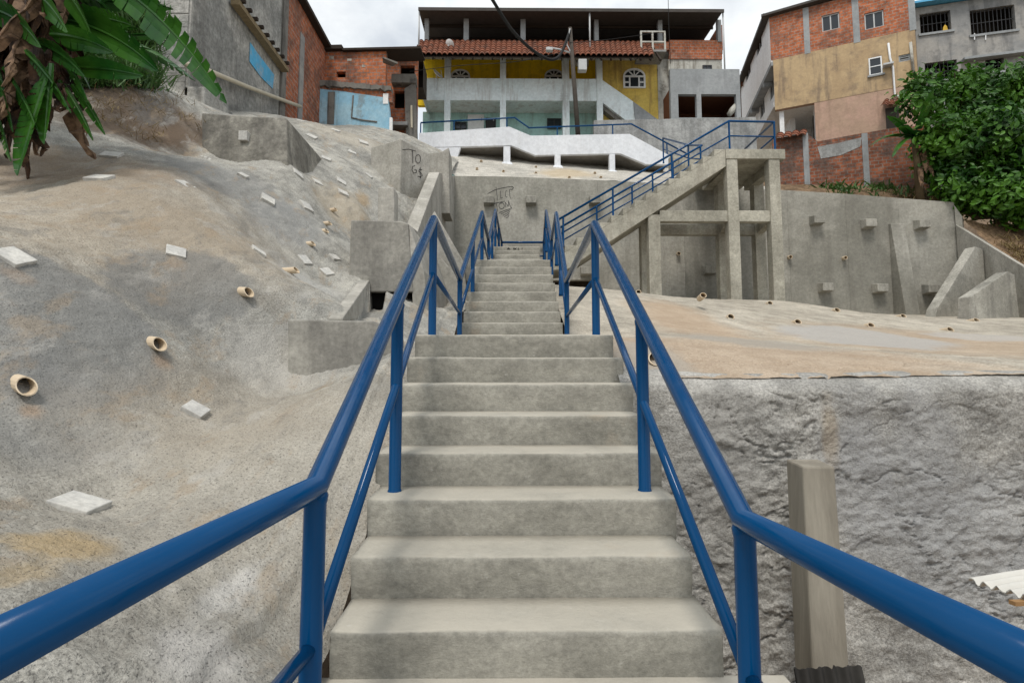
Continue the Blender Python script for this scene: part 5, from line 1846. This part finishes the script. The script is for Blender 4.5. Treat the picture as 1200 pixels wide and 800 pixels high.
def tree(label, base, blobs, nleaf, lsize, mat, seed, trunk_r=.12):
    rnd = random.Random(seed)
    t = thing('leafy_tree', label, 'tree', base)
    base = Vector(base)
    cen = sum((Vector(b[0]) for b in blobs), Vector()) / len(blobs)
    mbt = MB().tube([base + Vector((0, 0, -.4)), base.lerp(cen, .35) + Vector((.1, 0, 0)), base.lerp(cen, .7), cen], [trunk_r, trunk_r * .8, trunk_r * .6, trunk_r * .4], 10)
    for b in blobs:
        c = Vector(b[0])
        m = base.lerp(cen, .6).lerp(c, .45) + Vector((rnd.uniform(-.2, .2), rnd.uniform(-.2, .2), rnd.uniform(-.1, .2)))
        mbt.tube([base.lerp(cen, .55), m, c, c + Vector((rnd.uniform(-.3, .3), rnd.uniform(-.3, .3), b[1] * .6))], [trunk_r * .5, trunk_r * .35, trunk_r * .2, .01], 6)
    obj('trunk', mbt, 'bark', t, smooth=True)
    tot = sum(b[1] ** 2 for b in blobs)
    mb = MB()
    for (c, r, *sq) in blobs:
        c = Vector(c)
        sqz = sq[0] if sq else .8
        ncl = max(6, int(nleaf * r * r / tot / 11))
        for _ in range(ncl):
            d = Vector((rnd.gauss(0, 1), rnd.gauss(0, 1), rnd.gauss(0, 1))).normalized()
            rr = r * (rnd.random() ** .4)
            cc = c + Vector((d.x * rr, d.y * rr, d.z * rr * sqz))
            tip = (d + Vector((0, -.15, .5))).normalized()
            for k in range(11):
                o = Vector((rnd.gauss(0, 1), rnd.gauss(0, 1), rnd.gauss(0, .8))) * lsize * .85
                nn = (tip + Vector((rnd.gauss(0, .5), rnd.gauss(0, .5), rnd.gauss(0, .4)))).normalized()
                s = lsize * rnd.uniform(.4, 1.4)
                leaf_quads(mb, cc + o, nn, s, s * .5, rnd.uniform(0, 6.28))
    obj('crown', mb, mat, t)
    return t


bl = [(P(1085, 120, 16.2), .62), (P(1120, 100, 16.8), .7), (P(1165, 105, 16.6), .8), (P(1205, 100, 16.4), .9), (P(1110, 160, 15.9), .8), (P(1160, 160, 15.6), 1.0), (P(1210, 170, 15.4), 1.1),
      (P(1135, 215, 15.8), .8), (P(1180, 225, 15.4), .9), (P(1215, 240, 15.2), .9), (P(1075, 100, 16.6), .4), (P(1260, 150, 15.6), 1.2), (P(1250, 220, 15.2), 1.0), (P(1105, 200, 16.4), .6), (P(1180, 185, 17.2), 1.2), (P(1112, 240, 16.4), .55), (P(1095, 170, 16.3), .5), (P(1135, 128, 16.7), .8), (P(1170, 130, 17.2), 1.0), (P(1130, 185, 16.6), .8)]
tree('dense dark green leafy tree behind the right end of the retaining wall', P(1170, 290, 16.6), [(tuple(b[0]), b[1]) for b in bl], 24000, .20, 'tree_leaf', 3)


def blade(mb, base, d0, ln, wd, droop, side=None, seg=16, torn=0, rnd=random, fold=.25):
    """one long banana leaf: midrib path and two half blades, optionally torn into strips"""
    d = Vector(d0).normalized()
    p = Vector(base)
    up = Vector((0, 0, 1))
    pts, dirs = [], []
    for i in range(seg + 1):
        pts.append(p.copy()); dirs.append(d.copy())
        p = p + d * ln / seg
        d = (d + Vector((0, 0, -droop / seg))).normalized()
    sd = side and Vector(side)
    rib = []
    for i in range(seg + 1):
        t = i / seg
        w_ = wd * (math.sin(math.pi * min(1, t * .93 + .07)) ** .55) * (1 - t * .25) if t < .98 else .01
        if i == 0: w_ = .02
        s = dirs[i].cross(up)
        if s.length < .1: s = Vector((1, 0, 0))
        s.normalize()
        if sd is not None:
            s = (sd - dirs[i] * sd.dot(dirs[i])).normalized()
        nn = s.cross(dirs[i]).normalized()
        rib.append((pts[i], s, nn, w_))
    for sg in (-1, 1):
        i = 0
        while i < seg:
            a, b = rib[i], rib[i + 1]
            k = torn * rnd.random()
            gap = .0 if rnd.random() > torn else .35
            oa = a[0] + a[1] * sg * a[3] - a[2] * fold * a[3] - Vector((0, 0, k * a[3] * .6))
            ob = b[0] + b[1] * sg * b[3] - b[2] * fold * b[3] - Vector((0, 0, k * b[3] * .6))
            if gap:
                oa = oa.lerp(ob, gap)
            ma, mm = (a[0] + oa) / 2 + a[2] * .06 * a[3], (b[0] + ob) / 2 + b[2] * .06 * b[3]
            f = [(0, 1, 2, 3), (3, 2, 4, 5)] if sg > 0 else [(3, 2, 1, 0), (5, 4, 2, 3)]
            mb.add([a[0], b[0], mm, ma, ob, oa], f)
            i += 1
    mb.tube([q[0] + Vector((0, 0, -.006)) for q in rib], [.022 * (1 - i / seg * .8) for i in range(seg + 1)], 6)


rnd = random.Random(11)
bp = P(45, 190, 5.9)
bt = thing('banana_plant', 'large banana plant with ragged green and dead brown leaves at top left', 'plant', bp)
bp2 = Vector((bp.x - .55, bp.y - .1, float(TL(np.array([bp.x - .55]), np.array([bp.y - .1]))[0])))
obj('stem', MB().tube([bp2 + Vector((0, 0, -.3)), bp2 + Vector((.02, 0, .7)), bp2 + Vector((-.05, 0, 1.9))], [.16, .14, .1], 14), 'banana_stem', bt, smooth=True)
DB = 5.6


def gl(p0, p1, wd, droop, torn=.2, side=None, mat='banana_leaf', fold=.25):
    a, b = P(*p0), P(*p1)
    d = b - a
    ln = d.length * (1 + abs(droop) * .12)
    mb = MB()
    d0 = d.normalized() + Vector((0, 0, droop * .5))
    blade(mb, a, d0, ln, wd, droop, side, 18, torn, rnd, fold)
    obj('leaf', mb, mat, bt, smooth=False)


gl((100, -40, 5.7), (243, 120, 5.5), .20, .7, .55, (.55, -.35, .55))
gl((80, 78, 5.5), (166, 89, 5.0), .11, .15, .1, (0, -.5, .85))
gl((60, 20, 5.6), (172, 86, 5.6), .17, .8, .3, (.5, -.3, .6))
gl((20, -30, 5.6), (120, -10, 5.6), .2, .8, .3)
gl((10, 20, 5.4), (-40, 60, 5.0), .2, .5, .3, (.3, -.6, .6))
gl((40, 25, 5.5), (8, -30, 5.3), .22, .2, .3, (.9, -.3, .2))
gl((70, 95, 5.4), (106, 162, 5.3), .06, .4, .1, (.8, -.4, .2))
gl((85, 100, 5.4), (121, 156, 5.3), .06, .3, .1, (.8, -.4, .2))
gl((55, 90, 5.1), (23, 200, 5.0), .19, .4, .3, (.9, -.4, .1))
gl((60, 75, 5.1), (52, 165, 5.0), .15, .3, .3, (.9, -.4, .1))
gl((70, 50, 5.6), (112, 48, 5.4), .12, .5, .3, (.3, -.6, .7))
gl((100, 55, 5.8), (150, 52, 5.9), .1, .3, .3, (.1, -.5, .8))
gl((45, 50, 5.3), (95, 90, 5.1), .10, .5, .3, (.5, -.6, .5))
for q in [((20, -20, 5.2), (70, 40, 5.0), .16, .8, .2), ((-20, 10, 5.2), (38, 60, 5.0), .15, .9, .2), ((60, 40, 5.2), (128, 62, 5.1), .12, .5, .2), ((75, 20, 5.6), (150, 30, 5.6), .13, .5, .3), ((-10, 60, 5.1), (12, 150, 5.0), .12, .5, .3), ((70, 60, 5.3), (100, 118, 5.2), .08, .5, .2), ((5, 80, 5.1), (40, 150, 5.0), .11, .5, .3), ((-20, 90, 5.1), (10, 185, 5.0), .13, .4, .4), ((30, 60, 5.1), (78, 130, 5.0), .09, .5, .3), ((90, -10, 5.9), (140, 60, 5.9), .16, .6, .3), ((110, -30, 6.0), (185, 10, 6.0), .15, .6, .3), ((60, -30, 5.4), (100, 40, 5.3), .15, .7, .3)]:
    gl(*q, (.4, -.6, .6))
# dead leaves hanging down round the stem
for i in range(150):
    x = rnd.triangular(-35, 85, 32)
    y0 = rnd.uniform(-60, 125) - abs(x - 30) * .3
    a = P(x, y0, rnd.uniform(5.1, 5.9))
    mb = MB()
    ln = rnd.uniform(.35, .95)
    d = Vector((rnd.uniform(-.35, .35), rnd.uniform(-.4, .2), -.8))
    ang = rnd.uniform(0, 3.14)
    blade(mb, a, d, ln, rnd.uniform(.035, .10), rnd.uniform(-.2, .5), (math.cos(ang), -.7 * math.sin(ang), .1), 10, .25, rnd, rnd.uniform(.2, 1.3))
    rough(mb, rnd.uniform(.03, .08), 4.5, seed=i)
    obj('dead_leaf', mb, 'dead_leaf' if rnd.random() < .45 else 'dark_dead_leaf', bt, smooth=False)
# more green blades crowding the crown
for i in range(44):
    x, y = rnd.uniform(-30, 140), rnd.uniform(-60, 60)
    a = P(x, y, rnd.uniform(5.7, 6.6))
    mb = MB()
    blade(mb, a, Vector((rnd.uniform(-1, 1), rnd.uniform(-.6, .3), rnd.uniform(-.5, .4))), rnd.uniform(.6, 1.1), rnd.uniform(.08, .17), rnd.uniform(.3, 1.2), None, 14, .35, rnd, .3)
    obj('leaf', mb, 'banana_leaf', bt)

# young banana plant beside the tree on the right
yb_ = P(1078, 228, 16.3)
yt = thing('banana_plant', 'small banana plant with broad leaves left of the leafy tree', 'plant', yb_)
obj('stem', MB().tube([yb_ + Vector((0, 0, -.3)), yb_ + Vector((0, 0, .9)), yb_ + Vector((-.1, 0, 1.9))], [.12, .11, .06], 10), 'banana_stem', yt, smooth=True)
for (p1, wd, dr) in [((1042, 138), .16, .7), ((1024, 176), .14, .9), ((1092, 108), .16, .1), ((1056, 150), .15, .7), ((1050, 190), .12, 1.0), ((1115, 150), .15, .8)]:
    a = yb_ + Vector((-.08, 0, 1.75))
    b = P(*p1, 15.6)
    mb = MB()
    d = b - a
    blade(mb, a, d.normalized() + Vector((0, 0, dr * .5)), d.length * 1.1, wd, dr, None, 12, .2, rnd)
    obj('leaf', mb, 'banana_leaf', yt)
for i in range(5):
    mb = MB()
    blade(mb, yb_ + Vector((rnd.uniform(-.15, .15), -.1, rnd.uniform(.9, 1.5))), Vector((rnd.uniform(-.3, .3), -.2, -.8)), .8, .08, .2, (1, -.3, 0), 8, .6, rnd, .6)
    obj('dead_leaf', mb, 'dead_leaf', yt)


def tuft_field(name, label, cat, pts, mat, kind='stuff', hgt=.3, wd=.012, seed=1, per=14, lean=.5):
    rnd = random.Random(seed)
    mb = MB()
    for p in pts:
        for _ in range(per):
            q = Vector(p) + Vector((rnd.gauss(0, .12), rnd.gauss(0, .12), 0))
            h = hgt * rnd.uniform(.4, 1.3)
            d = Vector((rnd.gauss(0, lean), rnd.gauss(0, lean), 1)).normalized()
            s = Vector((rnd.uniform(-1, 1), rnd.uniform(-1, 1), 0)).normalized() * wd * rnd.uniform(.7, 1.5)
            m = q + d * h * .6
            e = q + d * h + Vector((d.x, d.y, -.6)) * h * .3
            mb.add([q - s, q + s, m + s * .8, m - s * .8, e], [(0, 1, 2, 3), (3, 2, 4)])
    return obj(name, mb, mat, label=label, cat=cat, kind=kind)


# earth bank with dry and green weeds at upper left
def on_left(px, py):
    return hit(TL, px, py)


pts = []
for _ in range(330):
    px, py = rnd.uniform(88, 235), rnd.uniform(70, 168)
    if px > 175 and py < 95 + (px - 175) * .55: continue
    if py > 150 and px < 150: continue
    pts.append(on_left(px, py))
tuft_field('dry_grass', 'dry straw coloured grass hanging on the bank behind the banana plant', 'grass', pts[:90], 'dry_grass', hgt=.16, wd=.004, seed=2, per=14, lean=1.2)
pts = [on_left(rnd.uniform(60, 178), rnd.uniform(15, 105)) for _ in range(420)]
tuft_field('weeds', 'green weeds and tall grass behind the banana plant', 'weeds', pts, 'weed_leaf', hgt=.45, wd=.012, seed=3, per=18)



def bank_pts(nn, x0, x1, y0, y1, m):
    out = []
    while len(out) < nn:
        x, y = rnd.uniform(x0, x1), rnd.uniform(y0, y1)
        if bool(on_bank(np.array(x), np.array(y), m)):
            out.append((x, y, float(TB(np.array([x]), np.array([y]))[0])))
    return out


tuft_field('dry_grass', 'dry grass on the earth bank behind the right wing wall', 'grass', bank_pts(200, 11.9, 15, 12.8, 17.5, .35), 'dry_grass', hgt=.28, wd=.010, seed=5, per=14, lean=1.0)
tuft_field('weeds', 'green weeds at the foot of the leafy tree on the right', 'weeds', bank_pts(50, 10.3, 14.5, 16, 18.5, .8), 'weed_leaf', hgt=.35, wd=.025, seed=6, per=10, lean=.9)
